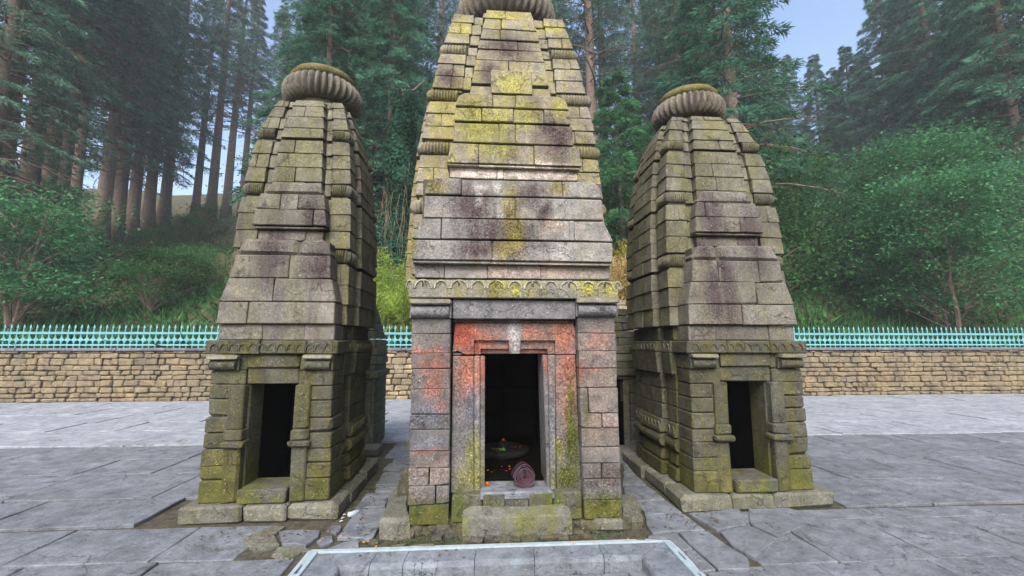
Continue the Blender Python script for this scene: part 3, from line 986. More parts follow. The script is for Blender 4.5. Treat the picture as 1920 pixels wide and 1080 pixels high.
def jamb(us_bot, us_top, v_bot, v_top, steps, name='jamb'):
    z0, z1 = Z_(v_bot, YF, us_bot[0]), Z_(v_top, YF, us_bot[0]) - .003
    n = len(us_bot) - 1
    root = None
    for i in range(n):
        b0, b1 = X_(us_bot[i], v_bot, YF), X_(us_bot[i + 1], v_bot, YF)
        t0, t1 = X_(us_top[i], v_top, YF), X_(us_top[i + 1], v_top, YF)
        y = YF + steps[i]
        c = [(b0, y, z0), (b1, y, z0), (b0, .46, z0), (b1, .46, z0), (t0, y, z1), (t1, y, z1), (t0, .46, z1), (t1, .46, z1)]
        V, f = hexa(c, 0.006, 0.002, rng)
        o = mk(name if i == 0 else 'jamb_fillet', V, f, M['frame'], T if root is None else None)
        if root is None: root = o
        else:
            o.parent = root
            o.location = tuple(np.array(o.location) - np.array(root.location))
    return root
jamb([845, 888, 900, 909], [849, 888, 900, 909], 925, 667, [0.0, .018, .036])
jamb([1090, 1044, 1033, 1027], [1078, 1042, 1028, 1018], 920, 665, [0.0, .018, .036])
# small packing stones at the broken corner of the lintel
stone(box8(X_(849, 655, YF), X_(866, 655, YF), YF + .02, .3, Z_(666, YF), Z_(662, YF)), M['lintel'], T, rng, 'packing_stone', .003)
stone(box8(X_(849, 655, YF), X_(857, 655, YF), YF + .03, .3, Z_(661, YF), Z_(652, YF)), M['lintel'], T, rng, 'packing_stone', .003)

# ---- threshold, base blocks and step
tz1 = Z_(925, 0.0); tz0 = Z_(952, 0.0)
u_thr = [905, 947, 992, 1036]
for i in range(3):
    stone(box8(X_(u_thr[i], 935, 0.0) + .001, X_(u_thr[i + 1], 935, 0.0) - .001, 0.0 + (.012 if i == 1 else 0), .06, tz0 - .1, tz1 - .004), M['base'], T, rng, 'threshold_block', .006, .003)
stone(box8(X_(900, 930, 0.0), X_(1040, 930, 0.0), 0.004, .30, tz1 - .05, tz1 + .008), M['flag'], T, rng, 'threshold', .008, .002)
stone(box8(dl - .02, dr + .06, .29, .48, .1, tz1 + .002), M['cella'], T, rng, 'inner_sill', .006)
stone(box8(X_(846, 950, 0.01), X_(903, 950, 0.01), 0.01, .45, Z_(982, 0.01, 870), Z_(927, 0.01, 870)), M['base'], T, rng, 'base_stone', .012)
stone(box8(X_(1038, 950, 0.01), X_(1092, 950, 0.01), 0.01, .45, Z_(976, 0.01, 1065), Z_(922, 0.01, 1065)), M['base'], T, rng, 'base_stone', .012)
# step: long block with a worn, bowed top
YS = -0.115
sx0, sx1 = X_(867, 985, YS), X_(1073, 985, YS)
sz1 = Z_(968, YS)
V = []; Fs = []
ns = 14
for i in range(ns + 1):
    s = i / ns
    x = sx0 + (sx1 - sx0) * s
    e = min(s, 1 - s) * (sx1 - sx0)
    dr_ = 0.03 * max(0, 1 - e / .05) ** 2
    w = .006 * math.sin(7 * s + 1) + rng.uniform(-.003, .003)
    for (y, z) in ((YS + .004, .04), (YS + w * .3, .12), (YS + w * .3 + dr_ * .3, sz1 - .012 - dr_), (YS + .012 + dr_ * .4, sz1 + w * .4 - dr_), (.0 - .004, sz1 + .035 + w - dr_), (-.001, .04)):
        V.append((x, y, z))
for i in range(ns):
    for j in range(5):
        Fs.append([i * 6 + j, (i + 1) * 6 + j, (i + 1) * 6 + j + 1, i * 6 + j + 1])
Fs.append([5, 4, 3, 2, 1, 0]); Fs.append([ns * 6 + j for j in range(6)])
mk('step', V, Fs, M['step'], T, False, True, True)

# ================================================================== SIDE SHRINES
def side_shrine(name, cx, y0, label, sd, vis, prof, seed, wp=.665, ax=0.0, amr=0.47):
    """cx axis, y0 plane of the porch pillars; vis: which flank faces the lane. Local origin: porch front centre on the ground"""
    r = random.Random(seed)
    T = thing(name, (cx, y0, 0), label, 'shrine')
    half = lambda z: float(np.interp(z, [p[0] for p in prof], [p[1] for p in prof]))
    hb = half(1.7) - .06
    cy = .28 + hb
    s_v = 1 if vis == 'right' else -1
    zp = .14
    # plinth course along front and lane side
    px_ = hb * 1.09 + .10
    y_end = cy + hb + .15
    xs = [-px_ * s_v, -px_ * s_v * .2, px_ * s_v * .35, px_ * s_v]
    for a, b in zip(xs[:-1], xs[1:]):
        a, b = sorted((a, b))
        stone(box8(a + .003, b - .003, -.09 + r.uniform(-.01, .01), .3, 0, zp), M['plinth'], T, r, 'plinth_stone', .018, .008)
    ys = [.303, .85 + r.uniform(-.1, .1), 1.35 + r.uniform(-.1, .1), y_end]
    for i, (a, b) in enumerate(zip(ys[:-1], ys[1:])):
        x1 = s_v * (px_ + r.uniform(-.015, .015)); x0 = s_v * (px_ - .3)
        stone(box8(min(x0, x1), max(x0, x1), a + .003, b - .003, 0, zp - r.uniform(0, .02)), M['plinth'], T, r, 'plinth_stone', .018, .008)
    mb = MB(); mb.box(-hb, hb, 0.05, y_end - .02, 0, zp - .02)
    # hollow core: side walls, back, roof, so that the doorway is deep
    mb.box(-hb + .06, -.24, .12, cy + hb - .06, zp - .02, 1.66); mb.box(.24, hb - .06, .121, cy + hb - .06, zp - .02, 1.66)
    mb.box(-.24, .24, cy + hb * .5, cy + hb - .061, zp - .02, 1.66); mb.box(-.24, .24, .13, cy + hb * .5, 1.18, 1.659)
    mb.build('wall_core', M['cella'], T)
    # porch pillars
    pw = .30
    zc0, zc1 = 1.255, 1.395
    for s in (-1, 1):
        a, b = sorted((s * wp, s * (wp - pw)))
        z = zp; i = 0
        while z < zc0 - .02:
            hh = .19 if i == 0 else r.uniform(.115, .16)
            z1 = min(zc0, z + hh)
            if zc0 - z1 < .06: z1 = zc0
            g = .02 * (1 - (z - zp) / 1.1) if i < 5 else 0
            aa, bb = a - (g if s < 0 else 0), b + (g if s > 0 else 0)
            stone(box8(aa + .002, bb - .002, r.uniform(-.006, .006) - g * .6, .30, z + .002, z1 - .003), M['side_low'], T, r, 'pillar_stone', .010, .004)
            z = z1; i += 1
        rr = r
        # capital bracket
        c_ = pillar_capital(T, a + (.05 if s > 0 else .0), b - (.05 if s < 0 else .0), 0.0, zc0, zc1, M['side_low'], out=.075)
        e0, e1 = ((a, a + .048) if s > 0 else (b - .048, b))
        stone(box8(a, b, .012, .30, zc0 + .003, zc1 - .002), M['side_low'], T, r, 'capital_block', .006, .003)
    # doorway
    for s in (-1, 1):
        a, b = sorted((s * (wp - pw - .004), s * .20))
        stone(box8(a, b, .05, .3, zp, 1.13), M['side_low'], T, r, 'jamb', .008, .003)
        # projecting door pilaster with moulded cap
        a, b = sorted((s * .345, s * .215))
        stone(box8(a, b, -.035, .06, zp + .001, .60), M['side_low'], T, r, 'door_pilaster', .01, .004)
        stone(box8(a - .03, b + .03, -.075, .07, .60, .655), M['side_low'], T, r, 'pilaster_moulding', .012, .003)
        stone(box8(a - .012, b + .012, -.05, .065, .657, .75), M['side_low'], T, r, 'pilaster_moulding', .012, .003)
        stone(box8(a, b, -.03, .06, .752, 1.13), M['side_low'], T, r, 'door_pilaster', .01, .004)
    stone(box8(-wp + pw + .005, wp - pw - .005, .02, .3, 1.135, zc0 + .02), M['side_low'], T, r, 'frame_lintel', .008, .003)
    stone(box8(-wp + pw + .005, wp - pw - .005, -.005, .3, zc0 + .024, zc1), M['side_low'], T, r, 'lintel', .008, .003)
    stone(box8(-.20, .20, -.06, .3, zp + .001, zp + .12), M['base'], T, r, 'threshold', .012, .004)
    # eave, recess band
    fpl = lambda t, d, z: (t, -d, z)
    ze0, ze1 = 1.40, 1.52
    js = [-wp - .04, r.uniform(-.25, -.1), r.uniform(.2, .35), wp + .04]
    for a, b in zip(js[:-1], js[1:]):
        stone(box8(a + .002, b - .002, -.045, .3, ze0, ze1), M['side_low'], T, r, 'eave_band', .008, .003)
    na = 13
    for i in range(na):
        xx = -wp + (2 * wp) * (i + .5) / na
        ridge(fpl, xx, .043, ze0 + .03, .075, .065, .012, M['side_low'], T)
    js = [-wp + .02, r.uniform(-.3, -.1), r.uniform(.1, .3), wp - .02]
    for a, b in zip(js[:-1], js[1:]):
        stone(box8(a + .002, b - .002, .03, .3, ze1 + .002, 1.665), M['side_ped'], T, r, 'stone', .006, .003)
    # pediments
    def ped(z0, z1, w0, w1, y, n, mat, rt=False, nm='stone'):
        js = [-w0] + sorted(r.uniform(-.75, .75) * w0 for _ in range(n)) + [w0]
        for a, b in zip(js[:-1], js[1:]):
            ta = a if a != -w0 else -w1
            tb = b if b != w0 else w1
            c = [(a + .003, y, z0 + .003), (b - .003, y, z0 + .003), (a + .003, y + .5, z0 + .003), (b - .003, y + .5, z0 + .003),
                 (ta + .003, y + .014, z1 - .003), (tb - .003, y + .014, z1 - .003), (ta + .003, y + .5, z1 - .003), (tb - .003, y + .5, z1 - .003)]
            stone(c, mat, T, r, nm, .006 if not rt else .03, .004)
    m2 = M['side_ped']
    w = wp - .01
    ped(1.67, 1.87, w, w - .01, -.01, 1, m2); ped(1.87, 2.09, w - .005, w - .06, .01, 1, m2); ped(2.09, 2.31, w - .07, w - .09, .03, 2, m2); ped(2.31, 2.47, w - .08, w - .15, .045, 1, m2, True)
    w = wp * .66
    ped(2.475, 2.58, w - .04, w - .04, .17, 1, m2); ped(2.582, 2.615, w - .02, w, .13, 0, m2, False, 'ledge_stone')
    ped(2.618, 2.78, w, w - .02, .12, 1, m2); ped(2.78, 2.94, w - .02, w - .05, .14, 2, m2); ped(2.94, 3.08, w - .06, w - .12, .16, 0, m2, True)
    mb = MB(); mb.box(-wp + .12, wp - .12, .08, .6, 1.53, 2.44); mb.box(-w + .16, w - .16, .24, .8, 2.44, 3.04); mb.build('pediment_core', M['core'], T)
    # flank wall
    zs_ = (zp, .42, .56, .70, .72, 1.18, 1.40, 1.52, 1.67)
    wall_face(T, 0, cy, vis, hb, r, zs_, M['side_low'])
    # tower
    ztop = prof[-1][0]
    lev = level_stack(1.67, ztop, .195, .135, 0)
    tower(T, 0, cy, lev, half, (M['side_up'], M['side_up']), r, ['front', vis], ['fl', 'fr', 'br' if vis == 'right' else 'bl'], rk=.38, rr=.48, proj=.06)
    amalaka(T, 0, cy, ztop, amr, .255, M['amal'], 34, True, seed)
    return T


prL = [(1.6, .56), (2.1, .56), (2.8, .54), (3.3, .50), (3.7, .44), (3.95, .375), (4.08, .33)]
prR = [(1.6, .630), (2.1, .632), (2.7, .622), (3.2, .585), (3.6, .525), (3.9, .445), (4.05, .385)]
side_shrine('stone_shrine', -2.13, .46, 'olive stone tower shrine beside lane of broken paving slabs', 'left', 'right', prL, 21, wp=.53, amr=.43)
side_shrine('stone_shrine', 2.245, .42, 'olive stone tower shrine with tilted-looking crown disc beside lane of straight flagstones', 'right', 'left', prR, 37, wp=.555, amr=.43)

# ================================================================== GROUND
rg = random.Random(5)
KX0, KX1, KY = -1.50, 1.175, -0.17       # sunken forecourt: side edges and rear edge
def sheet(name, quads, mat):
    V = []; Fs = []
    for q in quads:
        o = len(V); V += q; Fs.append([o, o + 1, o + 2, o + 3])
    return tag(mk(name, V, Fs, mat, None, False, False), None, None, None, 'structure')
B = 140
def q4(x0, x1, y0, y1, z): return [(x0, y0, z), (x1, y0, z), (x1, y1, z), (x0, y1, z)]
ground = sheet('ground', [q4(-B, B, KY, B, 0), q4(-B, KX0, -B, KY, 0), q4(KX1, B, -B, KY, 0)], M['soil'])
court = sheet('sunken_court_floor', [q4(KX0, KX1, -12, KY, -.13)], M['soil'])
paving = bpy.data.objects.new('pavement', None); COL.objects.link(paving); tag(paving, kind='structure')


def slab(poly, ztop, th, mat, parent, name='paving_slab', seed=0, wob=.008, inset=.006):
    """poly: list of (x,y). uneven edge, chamfered top"""
    r = random.Random(seed)
    P = []
    n = len(poly)
    a2 = sum(poly[i][0] * poly[(i + 1) % n][1] - poly[(i + 1) % n][0] * poly[i][1] for i in range(n))
    if a2 < 0: poly = poly[::-1]
    for i in range(n):
        a, b = np.array(poly[i]), np.array(poly[(i + 1) % n])
        L = np.linalg.norm(b - a)
        k = max(1, min(4, int(L / .15)))
        for j in range(k):
            p = a + (b - a) * j / k
            P.append(p + np.array([r.uniform(-wob, wob), r.uniform(-wob, wob)]))
    P = np.array(P); c = P.mean(0); m = len(P)
    d = P - c; d = d / np.linalg.norm(d, axis=1)[:, None]
    tx, ty = r.uniform(-.012, .012), r.uniform(-.012, .012)
    def z(p): return ztop + tx * (p[0] - c[0]) + ty * (p[1] - c[1])
    V = [(*p, ztop - th) for p in P] + [(*p, z(p) - inset) for p in P] + [(*(p - q * inset), z(p)) for p, q in zip(P, d)]
    Fs = []
    for l in (0, 1):
        Fs += [[l * m + i, l * m + (i + 1) % m, (l + 1) * m + (i + 1) % m, (l + 1) * m + i] for i in range(m)]
    Fs.append([2 * m + i for i in range(m)])
    return mk(name, V, Fs, mat, parent)


def pxslab(pts, off, k, ztop=.03, mat=None, seed=0, shrink=.012):
    P = [at_z(off[0] + a / k, off[1] + b / k, ztop)[:2] for a, b in pts]
    c = np.mean(P, axis=0)
    P = [tuple(p + (c - p) / np.linalg.norm(c - p) * shrink) for p in P]
    return slab(P, ztop, .05, mat or M['flag'], paving, seed=seed, wob=.012)


oL, oR = (555, 810), (960, 810)
for i, pts in enumerate([
    [(295, 785), (340, 745), (440, 575), (715, 565), (640, 690), (585, 805)],
    [(440, 570), (520, 455), (740, 450), (660, 560)],
    [(690, 560), (735, 490), (800, 465), (860, 470), (830, 565)],
    [(575, 445), (610, 405), (790, 405), (775, 440)],
    [(600, 395), (650, 295), (860, 290), (830, 395)],
    [(645, 280), (700, 235), (870, 230), (860, 285)],
    [(720, 225), (790, 120), (880, 120), (870, 225)],
    [(-130, 745), (0, 725), (190, 730), (170, 775), (90, 850), (0, 840), (-110, 850)],
    [(140, 815), (200, 770), (290, 770), (295, 820), (190, 855)],
    [(220, 735), (270, 690), (340, 700), (345, 730), (300, 760)],
    [(220, 880), (350, 820), (470, 808), (485, 875)],
    [(-200, 920), (-150, 860), (80, 860), (150, 880), (60, 890), (-60, 960)],
    [(-420, 800), (-180, 690), (-60, 700), (-140, 760), (-130, 850), (-300, 900)],
    [(680, 868), (720, 840), (830, 835), (800, 862)],
    [(830, 855), (860, 838), (1040, 830), (1045, 850)],
]):
    pxslab(pts, oL, 4, .028 if i < 8 else .022, seed=i + 1, mat=M['flag'] if i < 11 else M['plinth'])
for i, pts in enumerate([
    [(1330, 606), (1440, 598), (1700, 570), (1760, 690), (1545, 735)],
    [(990, 622), (1300, 610), (1455, 733), (1230, 743), (1040, 760), (1000, 690)],
    [(925, 522), (1165, 510), (1285, 605), (985, 618)],
    [(835, 400), (1000, 395), (1085, 440), (1160, 508), (925, 518), (850, 490)],
    [(1240, 750), (1455, 737), (1620, 850), (1800, 950), (1800, 1030), (1550, 1032)],
    [(1010, 772), (1225, 752), (1368, 878), (1285, 890), (1180, 800), (1010, 795)],
    [(1292, 897), (1372, 884), (1540, 1032), (1430, 1048)],
    [(835, 300), (870, 250), (935, 330), (1000, 390), (835, 396)],
    [(820, 200), (850, 180), (905, 245), (870, 250), (835, 296)],
    [(1560, 745), (1770, 695), (2000, 800), (1830, 945), (1640, 850)],
    [(1450, 1055), (1550, 1040), (1800, 1040), (1900, 1150), (1520, 1150)],
    [(1770, 570), (2050, 550), (2300, 640), (2010, 790), (1790, 690)],
]):
    pxslab(pts, oR, 4, .024, seed=60 + i, shrink=.008)


def grid_slabs(x0, x1, y0, y1, sx, sy, mat, seed, z=.024, skip=None):
    r = random.Random(seed)
    y = y0
    while y < y1 - .05:
        hy = min(sy * r.uniform(.8, 1.25), y1 - y)
        x = x0 - r.uniform(0, sx * .6)
        while x < x1:
            w = sx * r.uniform(.7, 1.3)
            cx_, cy_ = x + w / 2, y + hy / 2
            if not (skip and skip(cx_, cy_)):
                slab([(x + .006, y + .006), (x + w - .006, y + .006), (x + w - .006, y + hy - .006), (x + .006, y + hy - .006)], z + r.uniform(-.003, .003), .04, mat, paving, seed=r.randint(0, 9999), wob=.006)
            x += w
        y += hy
grid_slabs(-12, -2.15, -1.4, .32, .8, .55, M['flag'], 3, .012)
grid_slabs(1.78, 12, -1.6, .30, .8, .55, M['flag'], 4, .012)
grid_slabs(-14, -3.1, .34, 3.2, 1.1, .7, M['flag'], 8, .026)
grid_slabs(3.3, 14, .34, 3.2, 1.1, .7, M['flag'], 9, .026)
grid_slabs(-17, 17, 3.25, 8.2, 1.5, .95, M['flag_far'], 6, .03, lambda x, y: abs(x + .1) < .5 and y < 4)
grid_slabs(-1.35, -.95, 2.35, 3.25, .45, .4, M['flag'], 12, .026)
grid_slabs(1.0, 1.5, 1.9, 3.25, .5, .45, M['flag'], 13, .026)

# ---- kerb of the sunken court: slate slabs with rounded nose, pale metal strip behind them
kerb = thing('court_kerb', (0, KY, 0), 'blue-grey slate kerb around sunken court in front of the red doorway', 'kerb')
def loc_k(o):
    o.location = tuple(np.array(o.location) - np.array([0, KY, 0])); return o
def nosed(name, p_out0, p_out1, p_in0, p_in1, z1, z0, mat, seed):
    """slab between an outer edge and a rounded inner edge, plan points"""
    r = random.Random(seed)
    V = []; Fs = []
    n = 5
    for s in range(n + 1):
        f = s / n
        o = np.array(p_out0) * (1 - f) + np.array(p_out1) * f
        i = np.array(p_in0) * (1 - f) + np.array(p_in1) * f
        d = (i - o); L = np.linalg.norm(d); d /= L
        w = r.uniform(-.003, .003)
        for (t, z) in ((0, z0), (0, z1), (L - .03 + w, z1 + w * .4), (L - .010 + w, z1 - .008), (L + w, z1 - .028), (L - .004 + w, z0)):
            p = o + d * t
            V.append((p[0], p[1], z))
    for s in range(n):
        for j in range(5):
            Fs.append([s * 6 + j, s * 6 + j + 1, (s + 1) * 6 + j + 1, (s + 1) * 6 + j])
    Fs.append([0, 1, 2, 3, 4, 5]); Fs.append([n * 6 + j for j in (5, 4, 3, 2, 1, 0)])
    return loc_k(mk(name, V, Fs, mat, kerb, False, True, True))
kz = .004
KB = KY - .04                # far edge of slabs (strip sits behind)
KI = at_z(900, 1055, 0)[1]   # inner edge of the rear run
ixl, ixr = float(at_z(632, 1072, 0)[0]), float(at_z(1205, 1046, 0)[0])
cuts = [at_z(u, 1040, 0)[0] for u in (706, 765, 893, 1003, 1132)]
outs = [KX0 + .075] + list(cuts) + [KX1 - .07]
ins = [ixl] + [c + (ixl * 0) - .012 for c in cuts] + [ixr]
for i in range(len(outs) - 1):
    nosed('kerb_slab', (outs[i] + .002, KB), (outs[i + 1] - .002, KB), (ins[i] + .002, KI), (ins[i + 1] - .002, KI), kz + rg.uniform(-.002, .002), -.13, M['kerb'], 90 + i)
ycut = [KB, -.95, -1.7, -2.6]
yin = [KI, -.95, -1.7, -2.6]
for i in range(3):
    nosed('kerb_slab', (KX1 - .07, ycut[i] - .002), (KX1 - .07, ycut[i + 1] + .002), (ixr, yin[i] - .002), (ixr, yin[i + 1] + .002), kz, -.13, M['kerb'], 120 + i)
    nosed('kerb_slab', (KX0 + .075, ycut[i] - .002), (KX0 + .075, ycut[i + 1] + .002), (ixl, yin[i] - .002), (ixl, yin[i + 1] + .002), kz, -.13, M['kerb'], 130 + i)
strip = thing('metal_strip', (0, KY, 0), 'pale blue metal channel strip edging the slate kerb', 'metal strip')
def s_box(name, x0, x1, y0, y1, z0, z1, m):
    mb = MB(); mb.box(x0, x1, y0, y1, z0, z1); o = mb.build(name, m, strip); o.location = tuple(np.array(o.location) - np.array([0, KY, 0])); return o
s_box('rear_rail', KX0, KX1, KB + .002, KY - .001, -.05, .018, M['steel'])
for x0, x1 in ((KX0, KX0 + .072), (KX1 - .067, KX1)):
    s_box('side_rail', x0, x0 + .026, -2.6, KB + .001, -.05, .018, M['steel'])
    s_box('side_rail', x1 - .026, x1, -2.6, KB + .001, -.05, .018, M['steel'])
    y = KB - .0
    while y > -2.5:
        s_box('rail_bridge', x0 + .026, x1 - .026, y - .16, y, -.05, .016, M['steel'])
        y -= .29
s_c = paving
grid_slabs(ixl + .02, ixr - .02, -1.6, KI + .02, .55, .42, M['flag'], 14, -.085)

# ================================================================== RUBBLE, STEP FOUNDATION
rr_ = random.Random(77)
def rock(name, cx, cy, cz, sx, sy, sz, mat, parent, seed, sub=2, rough=.16):
    """angular boulder"""
    r = random.Random(seed)
    bm = bmesh.new()
    bmesh.ops.create_cube(bm, size=1.0)
    bmesh.ops.subdivide_edges(bm, edges=bm.edges, cuts=sub, use_grid_fill=True)
    for v in bm.verts:
        p = v.co
        q = p.normalized() * .62
        k = .28
        v.co = ((p.x * (1 - k) + q.x * k + r.uniform(-rough, rough) * .3) * sx, (p.y * (1 - k) + q.y * k + r.uniform(-rough, rough) * .3) * sy, (p.z * (1 - k) + q.z * k + r.uniform(-rough, rough) * .3) * sz)
    me = bpy.data.meshes.new(name); bm.to_mesh(me); bm.free()
    me.materials.append(mat)
    o = link(name, me, parent, (cx, cy, cz))
    o.rotation_euler = (r.uniform(-.12, .12), r.uniform(-.12, .12), r.uniform(-.3, .3))
    return o
# foundation rubble under pillars and step: parts of the main shrine
MAIN = T
for i in range(30):
    x = -.84 + 1.70 * i / 29 + rr_.uniform(-.02, .02)
    if -.40 < x < .42:
        rock('foundation_rubble', x, -.055 + rr_.uniform(-.02, .02), .02, rr_.uniform(.08, .15), .12, rr_.uniform(.05, .075), M['rock'], MAIN, 300 + i)
    else:
        rock('foundation_rubble', x, .11 + rr_.uniform(-.03, .03), rr_.uniform(.03, .05), rr_.uniform(.08, .16), .2, rr_.uniform(.08, .12), M['rock'], MAIN, 300 + i)
mb = MB(); mb.box(-.84, .85, .08, .5, 0.001, .12); mb.build('foundation_core', M['core'], MAIN)
stone(box8(X_(1110, 990, -.03), X_(1171, 990, -.03), -.04, .3, 0.0, Z_(974, -.03, 1140)), M['plinth'], MAIN, rr_, 'foundation_stone', .022, .01)
# boulders beside the pillars
def boulder(label, u0, u1, v0, v1, Y, dy, seed, mat='plinth'):
    x0, x1 = X_(u0, v1, Y), X_(u1, v1, Y)
    z1 = Z_(v0, Y + dy * .4, (u0 + u1) / 2)
    o = rock('boulder', (x0 + x1) / 2, Y + dy / 2, z1 / 2 - .02, (x1 - x0) * 1.05, dy, z1 + .05, M[mat], None, seed, 3, .10)
    return tag(o, label, 'boulder')
b1 = slab([tuple(at_z(u, v, .0)[:2]) for u, v in ((709, 1012), (740, 1016), (766, 1012), (766, 925), (752, 930), (728, 962))], .15, .16, M['plinth'], None, 'boulder', 5, .015, .03)
tag(b1, 'sloping mossy stone slab leaning at foot of the pillar beside broken paving', 'boulder')
b1.rotation_euler = (0, R(-4), 0)
boulder('broken mossy stone block beside pillar foot on the flagstone lane', 1172, 1209, 940, 1002, .03, .26, 8)
boulder('small dark stone block by the pillar in the lane of broken paving', 744, 768, 884, 918, .50, .16, 9, 'rock')
for i, (u, v, s) in enumerate(((1085, 1000, .07), (1098, 1006, .05), (1075, 1010, .045), (858, 1003, .10), (842, 1008, .05), (836, 990, .09), (820, 1010, .06), (700, 1018, .05), (1200, 1012, .05), (1100, 990, .06))):
    p = at_z(u, v, .01)
    tag(rock('loose_stone', p[0], p[1], s * .25, s * 1.3, s, s * .7, M['rock'], None, 500 + i, 1, .2), 'small loose dark stone on the soil at foot of the tall shrine', 'stone', 'loose stones at foot of the tall shrine')

# ================================================================== THINGS AT THE DOOR
tzt = tz1 + .008
# rolled mat: spiral sheet with pale edge
mat_o = thing('rolled_mat', (.085, .08, tzt), 'rolled purple and red floor mat standing on the doorway threshold', 'mat', None, R(6))
def spiral(n, turns, r0, r1):
    P = []
    for i in range(n + 1):
        f = i / n
        a = 2 * math.pi * turns * f + .6
        r = r0 + (r1 - r0) * f
        x, z = math.cos(a), math.sin(a)
        k = 1 + .13 * max(0, z) ** 2 * (1 - abs(x)) * f - .07 * max(0, -z) ** 3 * f
        wob = 1 + .03 * math.sin(a * 2.3 + 5 * f)
        P.append((x * r * k * wob * (1 - .10 * max(0, z) * f), z * r * k * wob))
    return P
SP = spiral(260, 7.4, .010, .094)
zmin = min(p[1] for p in SP)
th = .0042
for nm, m_, y0, y1, off in (('mat_sheet', M['mat_out'], .006, .10, 0.0), ('mat_lining', M['mat_red'], .008, .10, -.0024), ('mat_edge', M['mat_edge'], -.0015, .0065, 0.0)):
    V = []; Fs = []
    for i, p in enumerate(SP):
        q = SP[min(i + 1, len(SP) - 1)]; o_ = SP[max(i - 1, 0)]
        t = np.array([q[0] - o_[0], q[1] - o_[1]]); t = t / (np.linalg.norm(t) + 1e-9)
        nn = np.array([t[1], -t[0]])
        w = th * (.5 if nm != 'mat_edge' else .36)
        a = np.array(p) + nn * (w + off); b = np.array(p) + nn * (-w + off)
        V += [(a[0], y0, a[1] - zmin + .003), (b[0], y0, b[1] - zmin + .003), (a[0], y1, a[1] - zmin + .003), (b[0], y1, b[1] - zmin + .003)]
    for i in range(len(SP) - 1):
        k = i * 4
        Fs += [[k, k + 1, k + 5, k + 4], [k, k + 4, k + 6, k + 2], [k + 1, k + 3, k + 7, k + 5], [k + 2, k + 6, k + 7, k + 3]]
    mk(nm, V, Fs, m_, mat_o, False, True, True)

# yoni base with linga, leaf and flowers in the cella
linga = thing('linga', (-.03, 1.15, .335), 'dark oiled round stone linga base with flowers inside the doorway', 'linga')
def lathe_local(name, prof, seg, m_, parent, smooth=True):
    V = []; Fs = []
    for r, z in prof:
        for j in range(seg):
            a = 2 * math.pi * j / seg
            V.append((r * math.cos(a), r * math.sin(a), z))
    for i in range(len(prof) - 1):
        for j in range(seg):
            j2 = (j + 1) % seg
            Fs.append([i * seg + j, i * seg + j2, (i + 1) * seg + j2, (i + 1) * seg + j])
    Fs.append([(len(prof) - 1) * seg + j for j in range(seg)])
    return mk(name, V, Fs, m_, parent, smooth, False)
lathe_local('yoni_base', [(.24, 0), (.27, .02), (.27, .06), (.24, .065), (.22, .07), (.05, .065)], 36, M['blackstone'], linga)
lathe_local('linga_stone', [(.06, .06), (.062, .10), (.05, .12), (.025, .135), (.002, .14)], 20, M['blackstone'], linga)
def flower_mesh():
    r = random.Random(3); V = []; Fs = []
    for i in range(26):
        a = r.uniform(0, 6.28); e = r.uniform(.1, 1.4)
        d = np.array([math.cos(a) * math.cos(e), math.sin(a) * math.cos(e), math.sin(e)])
        s = np.cross(d, [0, 0, 1]); s /= (np.linalg.norm(s) + 1e-6)
        p = d * .004; q = d * .02
        o = len(V)
        V += [tuple(p - s * .003), tuple(p + s * .003), tuple(q + s * .006), tuple(q * 1.1), tuple(q - s * .006)]
        Fs.append([o, o + 1, o + 2, o + 3, o + 4])
    me = bpy.data.meshes.new('marigold'); me.from_pydata(V, [], Fs); me.materials.append(M['marigold'])
    return me
FM = flower_mesh()
def flower(x, y, z, s, label, group=None):
    o = link('marigold', FM, None, (x, y, z)); o.scale = (s, s, s); o.rotation_euler = (0, 0, x * 50)
    return tag(o, label, 'flower', group)
p = at_z(913, 911, tzt)
flower(p[0], p[1], tzt + .002, 1.3, 'orange marigold at the foot of the doorway jamb')
flower(-.035, 1.13, .474, .9, 'orange marigold on top of the dark linga')
V = []
me = bpy.data.meshes.new('petal'); me.from_pydata([(-.008, 0, 0), (0, -.005, .001), (.009, 0, .003), (0, .006, .001)], [], [[0, 1, 2, 3]]); me.materials.append(M['marigold'])
r5 = random.Random(9)
def petal(x, y, z, lab, grp, s=1.0):
    o = link('petal', me, None, (x, y, z + .001)); o.rotation_euler = (r5.uniform(-.3, .3), r5.uniform(-.3, .3), r5.uniform(0, 6)); o.scale = (s, s, s)
    tag(o, lab, 'petal', grp)
for i in range(14):
    petal(r5.uniform(-.24, .10), r5.uniform(.50, .68), .336, 'tiny orange petal on the dark cella floor', 'petals on the cella floor', r5.uniform(.8, 1.6))
for i in range(10):
    a = r5.uniform(0, 6.28); q = r5.uniform(.08, .2)
    petal(-.03 + q * math.cos(a), 1.15 - abs(q * math.sin(a)), .406, 'tiny orange petal on the round linga base', 'petals on the linga base', 1.2)
for i, (u, v) in enumerate(((1020, 925), (1021, 963), (1026, 970), (985, 1069), (1184, 893), (1213, 938), (1057, 1021), (1075, 1018), (1177, 1011), (695, 1021), (705, 1025), (750, 971), (625, 930), (640, 1005), (585, 1010), (600, 1015), (655, 1000), (690, 1015), (682, 1017), (1115, 1015))):
    zz = .03 if v > 980 else .035
    p = at_z(u, v, zz)
    petal(p[0], p[1], zz if v != 1069 else .03, 'tiny orange petal on the paving before the shrines', 'petals scattered on the paving', 1.2) if not (u in (1020, 1021, 1026, 750, 625)) else None
lf = []
V = []; Fs = []
